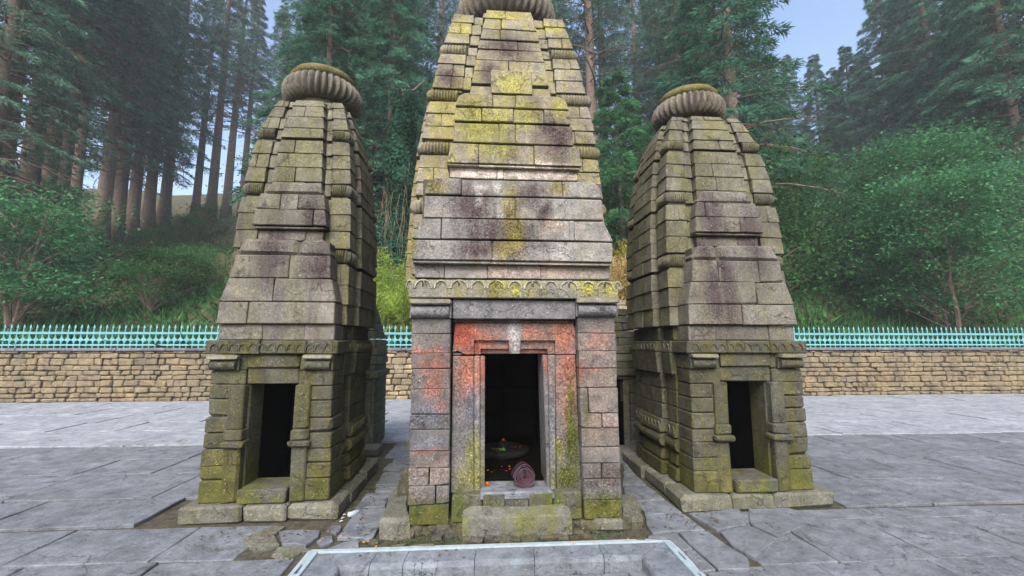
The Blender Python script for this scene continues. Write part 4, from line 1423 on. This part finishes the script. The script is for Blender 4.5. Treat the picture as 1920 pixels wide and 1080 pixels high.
for i in range(9):
    a = i * .7; o = len(V)
    V += [(0, 0, 0), (.05 * math.cos(a) - .012 * math.sin(a), .05 * math.sin(a) + .012 * math.cos(a), .02 + .004 * i), (.09 * math.cos(a), .09 * math.sin(a), .01), (.05 * math.cos(a) + .012 * math.sin(a), .05 * math.sin(a) - .012 * math.cos(a), .02)]
    Fs.append([o, o + 1, o + 2, o + 3])
o = mk('leaf_offering', V, Fs, M['green_leaf'], None); o.location = (-.08, 1.05, .408); tag(o, 'green leaves laid on the linga base', 'leaves')
# litter in the left gutter
p = at_z(664, 960, .04)
Vt, Ft = tube([(-.06, 0, 0), (-.03, 0, 0), (.03, 0, 0), (.045, 0, 0), (.06, 0, 0)], [.016, .022, .022, .012, .010], 10)
o = mk('plastic_bottle', Vt, Ft, M['plastic'], None, True); o.location = (p[0], p[1], .03); o.rotation_euler = (0, 0, R(55)); tag(o, 'crushed pale plastic bottle in the gutter beside the plinth', 'bottle')
for i, (u, v) in enumerate(((643, 972), (646, 966), (655, 962), (640, 978))):
    p = at_z(u, v, .01)
    o = mk('paper_scrap', [(-.015, -.01, 0), (.012, -.012, .006), (.016, .01, .002), (-.01, .012, .007)], [[0, 1, 2, 3]], M['paper'], None, False, False); o.location = (p[0], p[1], .012)
    tag(o, 'white scrap of litter in the gutter beside the plinth', 'litter', 'scraps of litter in the gutter')

# ================================================================== REAR SHRINES, WALL, RAILING
def small_shrine(cx, y0, w, wall_h, top_z, label, mat, seed, door=.13, doorx=0.0, curve=1.6, dz=.12, depth=None):
    r = random.Random(seed)
    T = thing('small_shrine', (cx, y0, 0), label, 'shrine')
    dep = depth or 2 * w
    stone(box8(-w - .1, w + .12, -.28, .05, 0, .10), M['plinth'], T, r, 'step_slab', .012, .006)
    mb = MB(); mb.box(-w + .03, doorx - door, .04, dep, 0, wall_h); mb.box(doorx + door, w - .03, .041, dep, 0, wall_h); mb.box(doorx - door, doorx + door, .4, dep - .01, 0, wall_h); mb.box(doorx - door, doorx + door, .042, .41, .98, wall_h - .001)
    mb.build('wall_core', M['cella'], T)
    for s in (-1, 1):
        z = 0.0; i = 0
        while z < wall_h - .3:
            z1 = min(z + r.uniform(.13, .2), wall_h - .28)
            a, b = sorted((doorx + s * (door + .09), s * w))
            stone(box8(a + .002, b - .002, r.uniform(-.005, .005), dep, z + .002, z1 - .002), mat, T, r, 'stone', .008, .004)
            z = z1
            if wall_h - .28 - z < .06: z = wall_h
        a, b = sorted((doorx + s * door, doorx + s * (door + .088)))
        stone(box8(a, b, .015, .4, .0, .99), mat, T, r, 'jamb', .006, .002)
    stone(box8(doorx - door - .1, doorx + door + .1, -.01, .4, .992, wall_h - .28), mat, T, r, 'lintel', .006, .002)
    zz = wall_h - .278
    stone(box8(-w - .05, w + .05, -.06, dep, zz, zz + .10), mat, T, r, 'eave_band', .01, .003)
    stone(box8(-w + .02, w - .02, .0, dep, zz + .102, zz + .19), mat, T, r, 'stone', .006, .003)
    z = zz + .192
    z_s = z
    while z < top_z:
        f = (z - z_s) / max(.01, top_z - z_s)
        f2 = min(1, (z + dz - z_s) / max(.01, top_z - z_s))
        wa = w * (1.04 - .55 * f ** curve); wb = w * (1.04 - .55 * f2 ** curve)
        c0 = r.uniform(-.4, .4) * wa
        cyy = dep / 2
        for a, b in ((-wa, c0), (c0, wa)):
            ta = a if a == c0 else a + (wa - wb); tb = b if b == c0 else b - (wa - wb)
            c = [(a + .003, cyy - wa, z + .003), (b - .003, cyy - wa, z + .003), (a + .003, cyy + wa, z + .003), (b - .003, cyy + wa, z + .003),
                 (ta + .003, cyy - wb, z + dz - .003), (tb - .003, cyy - wb, z + dz - .003), (ta + .003, cyy + wb, z + dz - .003), (tb - .003, cyy + wb, z + dz - .003)]
            stone(c, mat, T, r, 'stone', .01, .005)
        z += dz
    if top_z > 2.4:
        amalaka(T, 0, dep / 2, z, w * .62, .16, M['amal'], 24, True, seed)
    return T
small_shrine(-2.12, 2.75, .36, 1.28, 2.15, 'small dark shrine with open doorway behind the broken-paving lane', M['rear'], 71, .10, .12)
small_shrine(1.70, 2.45, .40, 1.32, 1.95, 'low stepped-roof shrine with narrow doorway behind the flagstone lane', M['rear'], 72, .09, -.08, .8, .11)
small_shrine(2.80, 6.0, .62, 1.5, 2.38, 'sunlit tan stone shrine standing in the rear court', M['tan'], 73, .14, 0)

# rubble wall
WY = 8.3
rw = random.Random(31)
wall = thing('rubble_wall', (0, WY, 0), 'tan rubble retaining wall under the turquoise railing', 'wall')
mb = MB(); mb.box(-18, 18, .06, .5, 0, 1.28); mb.build('wall_core', M['core'], wall)
cnt = 0
rest = MB()
z = 0.0
rows = []
while z < 1.24:
    h = min(rw.uniform(.11, .2), 1.28 - z)
    rows.append((z, z + h)); z += h
cand = []
for (z0, z1) in rows:
    x = -17.9
    while x < 17.9:
        w = rw.uniform(.16, .42)
        cand.append((x, x + w, z0, z1)); x += w
cand.sort(key=lambda c: min(abs((c[0] + c[1]) / 2 + 2.3), abs((c[0] + c[1]) / 2 - 3.1)))
for i, (x0, x1, z0, z1) in enumerate(cand):
    c = box8(x0 + .008, x1 - .008, rw.uniform(-.03, .02), .2, z0 + .007, z1 - .007)
    if i < 280:
        stone(c, M['wallstone'], wall, rw, 'wall_stone', .02, .015)
    else:
        V, f = hexa(c, .02, .015, rw); rest.add(V, f)
tag(rest.build('far_wall_stones', M['wallstone'], wall), kind='stuff')
i = 0
x = -18.0
while x < 18:
    stone(box8(x + .004, x + 1.2 - .004, -.05, .5, 1.284, 1.36), M['flag'], wall, rw, 'coping_stone', .012, .004); x += 1.2
rail = thing('iron_railing', (0, WY + .2, 1.36), 'turquoise painted iron railing with spear points on the rubble wall', 'railing')
mb = MB(); mb.box(-18, 18, -.02, .02, .06, .10); mb.build('lower_rail', M['turq'], rail)
mb = MB(); mb.box(-18, 18, -.02, .02, .36, .42); mb.build('upper_rail', M['turq'], rail)
mb = MB()
mb.box(-.011, .011, -.011, .011, 0, .50)
def diamond(mb, z0, z1, w, x=0.0):
    zc = z0 + (z1 - z0) * .4
    V = [(x, 0, z0), (x - w, 0, zc), (x, -.012, zc), (x + w, 0, zc), (x, .012, zc), (x, 0, z1)]
    mb.add(V, [[0, 2, 1], [0, 3, 2], [0, 4, 3], [0, 1, 4], [5, 1, 2], [5, 2, 3], [5, 3, 4], [5, 4, 1]])
diamond(mb, .48, .62, .028)
diamond(mb, .10, .36, .045)
diamond(mb, .16, .28, .09)
bal = mb.build('baluster', M['turq'], rail, centre=False)
for i in range(-115, 116):
    if i == 0: continue
    o = bal.copy(); o.location = (i * .155, 0, 0); COL.objects.link(o); o.parent = rail

# ================================================================== HILL
def hill_z(x, y):
    d = max(0.0, y - 8.9)
    return 1.25 + min(d, 2.0) * .15 + max(0, d - 2) * .40 + .5 * math.sin(x * .21 + y * .13) * min(1, d / 6) + .3 * math.sin(x * .5 - y * .37) * min(1, d / 6)
nx, ny = 90, 50
V = []; Fs = []
for j in range(ny + 1):
    yy = 8.55 + 80 * (j / ny) ** 1.5
    for i in range(nx + 1):
        xx = -120 + 240 * i / nx
        V.append((xx, yy, hill_z(xx, yy)))
for j in range(ny):
    for i in range(nx):
        a = j * (nx + 1) + i
        Fs.append([a, a + 1, a + nx + 2, a + nx + 1])
tag(mk('hillside', V, Fs, M['hill'], None, True, False), kind='structure')

# ================================================================== FOREST
def blades(pos, dirn, side, L, W, curl=0.0):
    """thin triangles"""
    n = len(pos)
    V = np.zeros((n, 3, 3))
    V[:, 0] = pos - side * (W / 2)[:, None]
    V[:, 1] = pos + side * (W / 2)[:, None]
    V[:, 2] = pos + dirn * L[:, None]
    return V.reshape(-1, 3)


def tri_mesh(name, V, mat):
    n = len(V) // 3
    me = bpy.data.meshes.new(name)
    me.vertices.add(len(V)); me.vertices.foreach_set('co', V.astype(np.float32).ravel())
    me.loops.add(len(V)); me.loops.foreach_set('vertex_index', np.arange(len(V), dtype=np.int32))
    me.polygons.add(n)
    me.polygons.foreach_set('loop_start', np.arange(0, len(V), 3, dtype=np.int32))
    me.update(calc_edges=True)
    me.materials.append(mat)
    return me


def quad_mesh(name, V, mat):
    n = len(V) // 4
    me = bpy.data.meshes.new(name)
    me.vertices.add(len(V)); me.vertices.foreach_set('co', V.astype(np.float32).ravel())
    me.loops.add(len(V)); me.loops.foreach_set('vertex_index', np.arange(len(V), dtype=np.int32))
    me.polygons.add(n)
    me.polygons.foreach_set('loop_start', np.arange(0, len(V), 4, dtype=np.int32))
    me.update(calc_edges=True)
    me.materials.append(mat)
    return me


def unit(a): return a / (np.linalg.norm(a, axis=-1, keepdims=True) + 1e-9)


def conifer_meshes(seed, H, r0, bare, Lmax, nbr, per, mat, hang=0, droop=.35):
    g = np.random.default_rng(seed)
    pts = []; rad = []
    ph = g.uniform(0, 6)
    for i in range(12):
        f = i / 11
        pts.append((.25 * math.sin(2.2 * f + ph) * f, .25 * math.cos(1.7 * f + ph) * f - .25 * 0, H * f))
        rad.append(r0 * (1 - f) ** .8 + .015 + (r0 * .35 if i == 0 else 0))
    mb = MB(); mb.add(*tube(pts, rad, 9))
    P = np.array(pts)
    allV = []; hangV = []
    for b in range(nbr):
        f = bare + (1 - bare) * (b / nbr) ** .9 * .99
        dead = g.random() < (.5 if f < bare + .15 else .08)
        z = H * f
        base = np.array([np.interp(z, P[:, 2], P[:, 0]), np.interp(z, P[:, 2], P[:, 1]), z])
        a = b * 2.399 + g.uniform(-.5, .5)
        L = Lmax * (1 - ((f - bare) / (1 - bare)) ** 1.3) * g.uniform(.55, 1.15) + .35
        out = np.array([math.cos(a), math.sin(a), 0]); lat = np.array([-math.sin(a), math.cos(a), 0])
        e0 = g.uniform(.0, .35); dr = droop * g.uniform(.6, 1.6)
        def bp(s): return base + out * (L * s) + np.array([0, 0, 1.0]) * L * (e0 * s - dr * s * s) + lat * L * .08 * math.sin(3 * s + b)
        bpts = [bp(s) for s in (0, .25, .5, .75, 1)]
        br = .02 + .012 * L
        mb.add(*tube(bpts, [br, br * .8, br * .6, br * .35, .006], 4))
        if dead:
            for q in range(5):
                s = g.uniform(.3, .95); p = bp(s); d = out * g.uniform(.2, .7) + lat * g.uniform(-.8, .8) + np.array([0, 0, g.uniform(-.4, .3)])
                mb.add(*tube([p, p + d * L * .15, p + d * L * .3 + np.array([0, 0, -.1])], [.014, .009, .004], 3))
            continue
        n = int(per * (.4 + L / Lmax))
        s = .18 + .82 * g.random(n) ** .8
        pos = base + out * (L * s)[:, None] + np.array([0, 0, 1.0]) * (L * (e0 * s - dr * s * s))[:, None]
        spread = L * .34 * (1.12 - s) + .10
        sg = g.uniform(-1, 1, n)
        pos = pos + lat * (sg * spread)[:, None] + out * (np.abs(sg) * spread * .45)[:, None]
        pos[:, 2] += -np.abs(sg) * spread * .35 + g.normal(0, .07, n)
        dirn = unit(out * g.uniform(.2, 1, (n, 1)) + lat * (sg * 1.0)[:, None] + np.array([0, 0, 1.0]) * g.uniform(-.9, .15, (n, 1)))
        side = unit(np.cross(dirn, unit(g.normal(0, 1, (n, 3)))))
        allV.append(blades(pos, dirn, side, g.uniform(.16, .42, n), g.uniform(.035, .09, n)))
        if hang and g.random() < .5:
            m = int(hang * L)
            s = g.uniform(.2, 1, m)
            hp = base + out * (L * s)[:, None] + np.array([0, 0, 1.0]) * (L * (e0 * s - dr * s * s))[:, None] + g.normal(0, .12, (m, 3))
            hangV.append(blades(hp, unit(np.array([0, 0, -1.0]) + g.normal(0, .08, (m, 3))), unit(g.normal(0, 1, (m, 3)) * [1, 1, 0]), g.uniform(.2, .7, m), g.uniform(.015, .035, m)))
    me_t = bpy.data.meshes.new('trunk'); me_t.from_pydata(mb.v, [], mb.f); me_t.materials.append(M['bark'])
    me_t.polygons.foreach_set('use_smooth', [True] * len(me_t.polygons))
    me_c = tri_mesh('crown', np.concatenate(allV), mat)
    me_h = tri_mesh('hanging_lichen', np.concatenate(hangV), M['moss_hang']) if hangV else None
    return me_t, me_c, me_h


def leafy_meshes(seed, H, Rx, clumps, per, size, mat, stems=3, flat=.5, bark='bark', layered=False):
    g = np.random.default_rng(seed)
    mb = MB()
    allV = []
    cc = []
    for k in range(clumps):
        f = g.uniform(.22, 1) ** .9
        rr = Rx * math.sqrt(max(.05, 1 - (abs(f - .5) / .62) ** 2)) * g.uniform(.25, 1.0) ** .6
        a = g.uniform(0, 6.283)
        cc.append((rr * math.cos(a), rr * math.sin(a), H * f))
    cc = np.array(cc)
    for k in range(stems):
        a = k * 6.283 / max(1, stems) + g.uniform(-.4, .4)
        top = np.array([math.cos(a) * Rx * .35, math.sin(a) * Rx * .35, H * .8]) if stems > 1 else np.array([.1, .1, H * .9])
        pts = [np.array([0, 0, 0.0]) * (1 - s) + top * s + np.array([0, 0, 0]) + (g.normal(0, .06, 3) * (s > 0)) for s in (0, .2, .4, .6, .8, 1)]
        mb.add(*tube(pts, [.035 * H * .35 * (1 - .85 * s) + .01 for s in (0, .2, .4, .6, .8, 1)], 6))
    for c in cc[::2]:
        b = np.array([c[0] * .15, c[1] * .15, max(.1, c[2] - Rx * .5)])
        mb.add(*tube([b, (b + c) / 2 + g.normal(0, .05, 3), c], [.03, .02, .006], 4))
    for c in cc:
        n = int(per * g.uniform(.6, 1.4))
        cs = Rx * g.uniform(.22, .36)
        off = g.normal(0, 1, (n, 3)) * [cs, cs, cs * flat * .7]
        pos = c + off
        if layered: pos[:, 2] -= .25 * np.linalg.norm(off[:, :2], axis=1)
        nrm = unit(g.normal(0, .55, (n, 3)) + [0, 0, 1])
        d = unit(np.cross(nrm, g.normal(0, 1, (n, 3))))
        e = np.cross(nrm, d)
        L = g.uniform(.6, 1.2, n)[:, None] * size; W = L * g.uniform(.4, .6, n)[:, None]
        Q = np.zeros((n, 4, 3))
        Q[:, 0] = pos - d * L * .5; Q[:, 1] = pos + e * W * .5; Q[:, 2] = pos + d * L * .5 - nrm * L * .12; Q[:, 3] = pos - e * W * .5
        allV.append(Q.reshape(-1, 3))
    me_t = bpy.data.meshes.new('trunk'); me_t.from_pydata(mb.v, [], mb.f); me_t.materials.append(M[bark])
    return me_t, quad_mesh('crown', np.concatenate(allV), mat)


def bamboo_meshes(seed, H, Rx, culms, per, mat, wid=.022, lng=.16):
    g = np.random.default_rng(seed)
    mb = MB(); A = []
    for k in range(culms):
        a = g.uniform(0, 6.283); bx, by = g.normal(0, Rx * .25, 2)
        h = H * g.uniform(.6, 1); arc = Rx * g.uniform(.5, 1.2)
        pts = np.array([(bx + math.cos(a) * arc * s ** 2.2, by + math.sin(a) * arc * s ** 2.2, h * (s - .28 * s ** 4)) for s in np.linspace(0, 1, 8)])
        mb.add(*tube(pts, [.012 * (1 - .8 * s) + .003 for s in np.linspace(0, 1, 8)], 4))
        s = g.uniform(.15, 1, per) ** .8 * 7
        i0 = np.minimum(s.astype(int), 6); fr = (s - i0)[:, None]
        pos = pts[i0] * (1 - fr) + pts[i0 + 1] * fr + g.normal(0, .10, (per, 3))
        dirn = unit(g.normal(0, .7, (per, 3)) + [math.cos(a) * .4, math.sin(a) * .4, -.55])
        side = unit(np.cross(dirn, g.normal(0, 1, (per, 3))))
        A.append(blades(pos, dirn, side, g.uniform(.6, 1.3, per) * lng, g.uniform(.7, 1.3, per) * wid))
    me_t = bpy.data.meshes.new('stems'); me_t.from_pydata(mb.v, [], mb.f); me_t.materials.append(M['vine'])
    return me_t, tri_mesh('leaves', np.concatenate(A), mat)


CON = [conifer_meshes(1, 27, .42, .20, 4.2, 170, 280, M['needle'], 8), conifer_meshes(2, 30, .50, .18, 4.3, 170, 200, M['needle2'], 10),
       conifer_meshes(3, 24, .34, .12, 4.4, 170, 290, M['needle'], 6, .5), conifer_meshes(4, 32, .46, .34, 3.8, 120, 200, M['needle2'], 6),
       conifer_meshes(5, 14, .20, .22, 4.2, 64, 420, M['leaf_mid'], 0, .16)]
LEAF = [leafy_meshes(11, 6.5, 2.6, 90, 130, .16, M['leaf'], 3), leafy_meshes(12, 5.0, 2.2, 70, 130, .15, M['leaf_mid'], 3, .4, 'bark', True),
        leafy_meshes(13, 8.0, 2.8, 110, 130, .17, M['leaf_mid'], 1, .35, 'bark', True), leafy_meshes(14, 2.4, 1.3, 45, 110, .10, M['leaf'], 4)]
BAM = [bamboo_meshes(21, 3.4, 1.3, 26, 330, M['bamboo']), bamboo_meshes(22, 2.6, 1.2, 24, 330, M['bamboo'])]
DRY = [bamboo_meshes(23, 1.6, .8, 40, 90, M['dry'], .016, .3), bamboo_meshes(24, 1.5, .9, 24, 240, M['yelbush'], .045, .11)]


def plant(name, meshes, part_names, x, y, s, rz, label, cat, group, z=None, sz=1.0):
    T = thing(name, (x, y, (hill_z(x, y) if z is None else z) - .05), label, cat, group, rz)
    T.scale = (s, s, s * sz)
    for nm, me in zip(part_names, meshes):
        if me is not None:
            o = link(nm, me, T)
            if nm == 'hanging_lichen': o['kind'] = 'stuff'
    return T
TN = ('trunk', 'crown', 'hanging_lichen')
def u_to_x(u, Y): return float(at_y(u, 540, Y)[0])
rf = random.Random(101)
LAB = ['tall dark green conifer on the forested hillside behind the shrines', 'tall shaggy conifer hung with pale lichen behind the shrines', 'broad drooping dark conifer on the forested hillside', 'tall bare-trunked conifer with high thin crown on the hillside']
GRP = 'conifers on the hillside'
def con(k, u, Y, s=1.0, rz=None):
    plant('conifer_tree', CON[k], TN, u_to_x(u, Y), Y, s, rf.uniform(0, 6.28) if rz is None else rz, LAB[k], 'tree', GRP + ' ' + ('with dark crowns', 'hung with lichen', 'with drooping boughs', 'with bare trunks')[k])
# trees seen through the gaps beside the towers
for k, u, Y, s in ((2, 725, 17.0, .80), (1, 735, 25, .95), (0, 640, 21, .9), (2, 590, 16, .75), (3, 820, 31, 1.0), (1, 680, 34, 1.05), (0, 560, 30, 1), (3, 610, 40, 1.0),
                   (3, 1120, 27, 1.15), (1, 1142, 32, 1.0), (3, 1210, 36, 1.0), (0, 1255, 30, .95), (2, 1330, 21, .9), (3, 1352, 20, 1.0), (1, 1290, 27, 1.0), 
                   (1, 1050, 30, .9), (2, 1310, 38, 1)):
    con(k, u, Y, s)
for i in range(34):                         # the wood goes on to both sides
    sd = -1 if i % 2 else 1
    Y = 15 + 38 * ((i * .618) % 1)
    u = 960 + sd * (430 + 620 * ((i * .381) % 1)) * 1.0
    con(i % 4, u, Y, rf.uniform(.8, 1.1))
Y = 16.5
plant('conifer_tree', CON[4], ('trunk', 'crown'), u_to_x(1172, Y), Y, .85, 1.0, 'young reddish-trunked conifer with layered green boughs behind the flagstone lane', 'tree', None)
for i, (k, u, Y, s) in enumerate(((2, 1160, 24, 1.0), (1, 1090, 22, 1.2), (2, 1215, 21, 1.1), (1, 1180, 25, 1.2), (0, 1090, 16, .8), (0, 1275, 15.5, .8), (2, 1270, 24, 1.1), (2, 780, 21, 1.0), (1, 830, 19, 1.1), (0, 700, 24, 1.0), (0, 660, 19, .9), (1, 600, 22, 1.1),
                                  (2, 560, 24, 1.0), (0, 830, 15, .7), (1, 790, 27, 1.1), (2, 860, 24, 1), (2, 1060, 25, 1), (1, 1340, 22, 1.0), (0, 640, 14.5, .6), (1, 1250, 17, .9), (3, 800, 12.2, .9), (3, 690, 12.0, 1.0), (3, 850, 12.5, .9))):
    nm = ('broad dark leafy tree', 'layered green leafy tree', 'tall layered green leafy tree', 'low dark leafy bush')[k]
    plant('leafy_tree' if k < 3 else 'leafy_bush', LEAF[k], ('trunk', 'crown'), u_to_x(u, Y), Y, s, rf.uniform(0, 6.28), nm + ' under the conifers on the hillside', 'tree' if k < 3 else 'bush', nm + 's of the understorey')
for i in range(44):
    sd = -1 if i % 2 else 1
    Y = 11 + 24 * ((i * .618) % 1)
    u = 960 + sd * (420 + 640 * ((i * .754) % 1))
    k = i % 4
    nm = ('broad dark leafy tree', 'layered green leafy tree', 'tall layered green leafy tree', 'low dark leafy bush')[k]
    plant('leafy_tree' if k < 3 else 'leafy_bush', LEAF[k], ('trunk', 'crown'), u_to_x(u, Y), Y, rf.uniform(.8, 1.15), rf.uniform(0, 6.28), nm + ' under the conifers on the hillside', 'tree' if k < 3 else 'bush', nm + 's of the understorey')
for i, (k, u, Y, s) in enumerate(((0, 735, 9.7, .95), (1, 760, 10.4, 1.1), (1, 712, 10.2, 1.0), (0, 690, 11.0, 1.0), (1, 785, 9.7, .9), (0, 750, 11.2, 1.1))):
    plant('bamboo_clump', BAM[k], ('stems', 'leaves'), u_to_x(u, Y), Y, s, i * 1.3, 'bright yellow-green arching bamboo clump above the turquoise railing', 'bamboo', 'bamboo clumps above the railing')
for i, (u, Y, s) in enumerate(((1166, 12.6, 1.9), (1158, 13.0, 1.9), (1178, 12.9, 1.9), (1172, 13.8, 2.0), (1150, 13.6, 1.9), (1186, 13.6, 1.9))):
    plant('dry_grass_tuft', DRY[0], ('stems', 'leaves'), u_to_x(u, Y), Y, s, i * 1.9, 'straw-coloured dry grass tuft behind the flagstone lane', 'grass tuft', 'dry grass tufts behind the flagstone lane')
for i, (u, Y, s) in enumerate(((1168, 14.6, 2.2), (1182, 15.0, 2.1), (1155, 15.2, 2.1))):
    plant('yellow_bush', DRY[1], ('stems', 'leaves'), u_to_x(u, Y), Y, s, i * 2.2, 'yellow-green bush above the dry grass behind the flagstone lane', 'bush', 'yellow-green bushes above the dry grass')

# dead trunk wrapped in ivy with hanging dry vines
Y = 13.2
gx = u_to_x(742, Y)
ivy = thing('ivy_covered_trunk', (gx, Y, hill_z(gx, Y) - .05), 'dead trunk wrapped in dark ivy with hanging dry vines behind the broken-paving lane', 'tree')
g = np.random.default_rng(55)
HT = 9.2
tp = [(.15 * math.sin(s * 3), .1 * math.cos(s * 4), HT * s) for s in np.linspace(0, 1, 12)]
mb = MB(); mb.add(*tube(tp, [.20 * (1 - .75 * s) for s in np.linspace(0, 1, 12)], 8))
for (z, a, L) in ((9.05, .3, .9),):
    d = np.array([math.cos(a), math.sin(a) * .4, .35]); b = np.array([.15 * math.sin(z / HT * 3), .1 * math.cos(z / HT * 4), z])
    mb.add(*tube([b, b + d * L * .5 + [0, 0, -.1], b + d * L + [0, 0, .25]], [.07, .05, .02], 5))
mb.build('trunk', M['bark'], ivy, True, centre=False)
n = 15000
zz = g.uniform(0, HT * .97, n); aa = g.uniform(0, 6.283, n); rr2 = .24 + .62 * g.random(n) * (1 - .55 * zz / HT) + .15 * np.sin(zz * 1.7 + aa)
pos = np.stack([rr2 * np.cos(aa), rr2 * np.sin(aa), zz], 1)
nr = unit(np.stack([np.cos(aa), np.sin(aa), g.normal(.2, .4, n)], 1) + g.normal(0, .35, (n, 3)))
d = unit(np.cross(nr, g.normal(0, 1, (n, 3)))); e = np.cross(nr, d)
L = g.uniform(.07, .14, n)[:, None]
Q = np.zeros((n, 4, 3)); Q[:, 0] = pos - d * L * .5; Q[:, 1] = pos + e * L * .4; Q[:, 2] = pos + d * L * .5; Q[:, 3] = pos - e * L * .4
link('ivy_leaves', quad_mesh('ivy_leaves', Q.reshape(-1, 3), M['ivy']), ivy)
for i in range(46):
    a = g.uniform(0, 6.283); r0 = g.uniform(.25, .75); z1 = g.uniform(2.5, 6.3); L = g.uniform(1.6, 3.6)
    pts = [(r0 * math.cos(a) + .10 * math.sin(5 * s + i) + .05 * math.sin(13 * s + 2 * i), r0 * math.sin(a) * .6 - .3, max(.2, z1 - L * s)) for s in np.linspace(0, 1, 8)]
    V, f = tube([(0, 0, z1 + .5), (pts[0][0] * .6, pts[0][1] * .6, z1 + .35)] + pts, [.007] * 10, 3)
    mk('hanging_vine', V, f, M['vine'], ivy, True, False)

# leaf litter and grit in the lanes and at the foot of the tall shrine
g = np.random.default_rng(91)
sets = [(400, -.95, .95, -.15, .04, .004), (180, -1.45, -.92, -.1, 2.6, .034), (130, .98, 1.62, -.1, 2.2, .032), (110, -2.4, -1.45, -.16, .3, .034), (70, 1.2, 2.2, -.16, .3, .03), (30, -1.2, .95, -.36, -.22, .008)]
Q = []
for cnt_, xa_, xb_, ya_, yb_, z_ in sets:
    p = np.stack([g.uniform(xa_, xb_, cnt_), g.uniform(ya_, yb_, cnt_), np.full(cnt_, z_)], 1)
    a = g.uniform(0, 6.283, cnt_); L = g.uniform(.005, .018, cnt_)[:, None]
    d = np.stack([np.cos(a), np.sin(a), g.normal(0, .25, cnt_)], 1); e = np.stack([-np.sin(a), np.cos(a), g.normal(0, .25, cnt_)], 1) * .55
    q = np.zeros((cnt_, 4, 3)); q[:, 0] = p - d * L; q[:, 1] = p - e * L; q[:, 2] = p + d * L; q[:, 3] = p + e * L
    Q.append(q.reshape(-1, 3))
tag(link('leaf_litter', quad_mesh('leaf_litter', np.concatenate(Q), flat_mat('dead_leaf_bits', (0.035, 0.025, 0.015), (0.12, 0.09, 0.05), 60))), 'scattered dead leaf bits and grit on the ground', 'leaf litter', None, 'stuff')
# moss tufts in the gaps between slabs
n = 2600
xs_ = np.concatenate([g.uniform(-1.45, -.93, n // 2), g.uniform(.95, 1.65, n // 4), g.uniform(-.9, .9, n // 4)])
ys_ = np.concatenate([g.uniform(-.1, 2.4, n // 2), g.uniform(-.1, 2.2, n // 4), g.uniform(-.13, -.02, n // 4)])
p = np.stack([xs_, ys_, np.full(len(xs_), .002)], 1)
dirn = unit(g.normal(0, .5, (len(p), 3)) + [0, 0, .9]); side = unit(np.cross(dirn, g.normal(0, 1, (len(p), 3))))
tag(link('moss_tufts', tri_mesh('moss_tufts', blades(p, dirn, side, g.uniform(.008, .026, len(p)), g.uniform(.006, .014, len(p))), M['leaf'])), 'tiny moss and grass tufts in the paving gaps', 'moss', None, 'stuff')

# undergrowth on the slope: ferns and grass nobody could count
g = np.random.default_rng(77)
n = 46000
yy = 8.8 + 26 * g.random(n) ** 1.6
xx = g.uniform(-1, 1, n) * (16 + yy * 1.1)
zz = np.array([hill_z(a, b) for a, b in zip(xx, yy)])
dirn = unit(g.normal(0, .8, (n, 3)) + [0, 0, .8])
side = unit(np.cross(dirn, g.normal(0, 1, (n, 3))))
ug = link('undergrowth', tri_mesh('undergrowth', blades(np.stack([xx, yy, zz], 1), dirn, side, g.uniform(.25, .8, n), g.uniform(.06, .16, n)), M['leaf']))
tag(ug, 'low green undergrowth covering the forest slope', 'undergrowth', None, 'stuff')

# ================================================================== HAZE
hz = NT('forest_haze')
hz.n.remove(hz.bsdf)
pv = hz.n.new('ShaderNodeVolumePrincipled')
pv.inputs['Color'].default_value = (0.86, 0.93, 1.0, 1)
pv.inputs['Density'].default_value = 0.0013
pv.inputs['Anisotropy'].default_value = 0.1
hz.link(pv.outputs[0], hz.out.inputs['Volume'])
mb = MB(); mb.box(-141, 141, -141, 141, -1.2, 58)
tag(mb.build('haze', hz.m, None, centre=False), 'thin pale blue air among the trees', 'haze', None, 'stuff')
scene.cycles.volume_bounces = 2
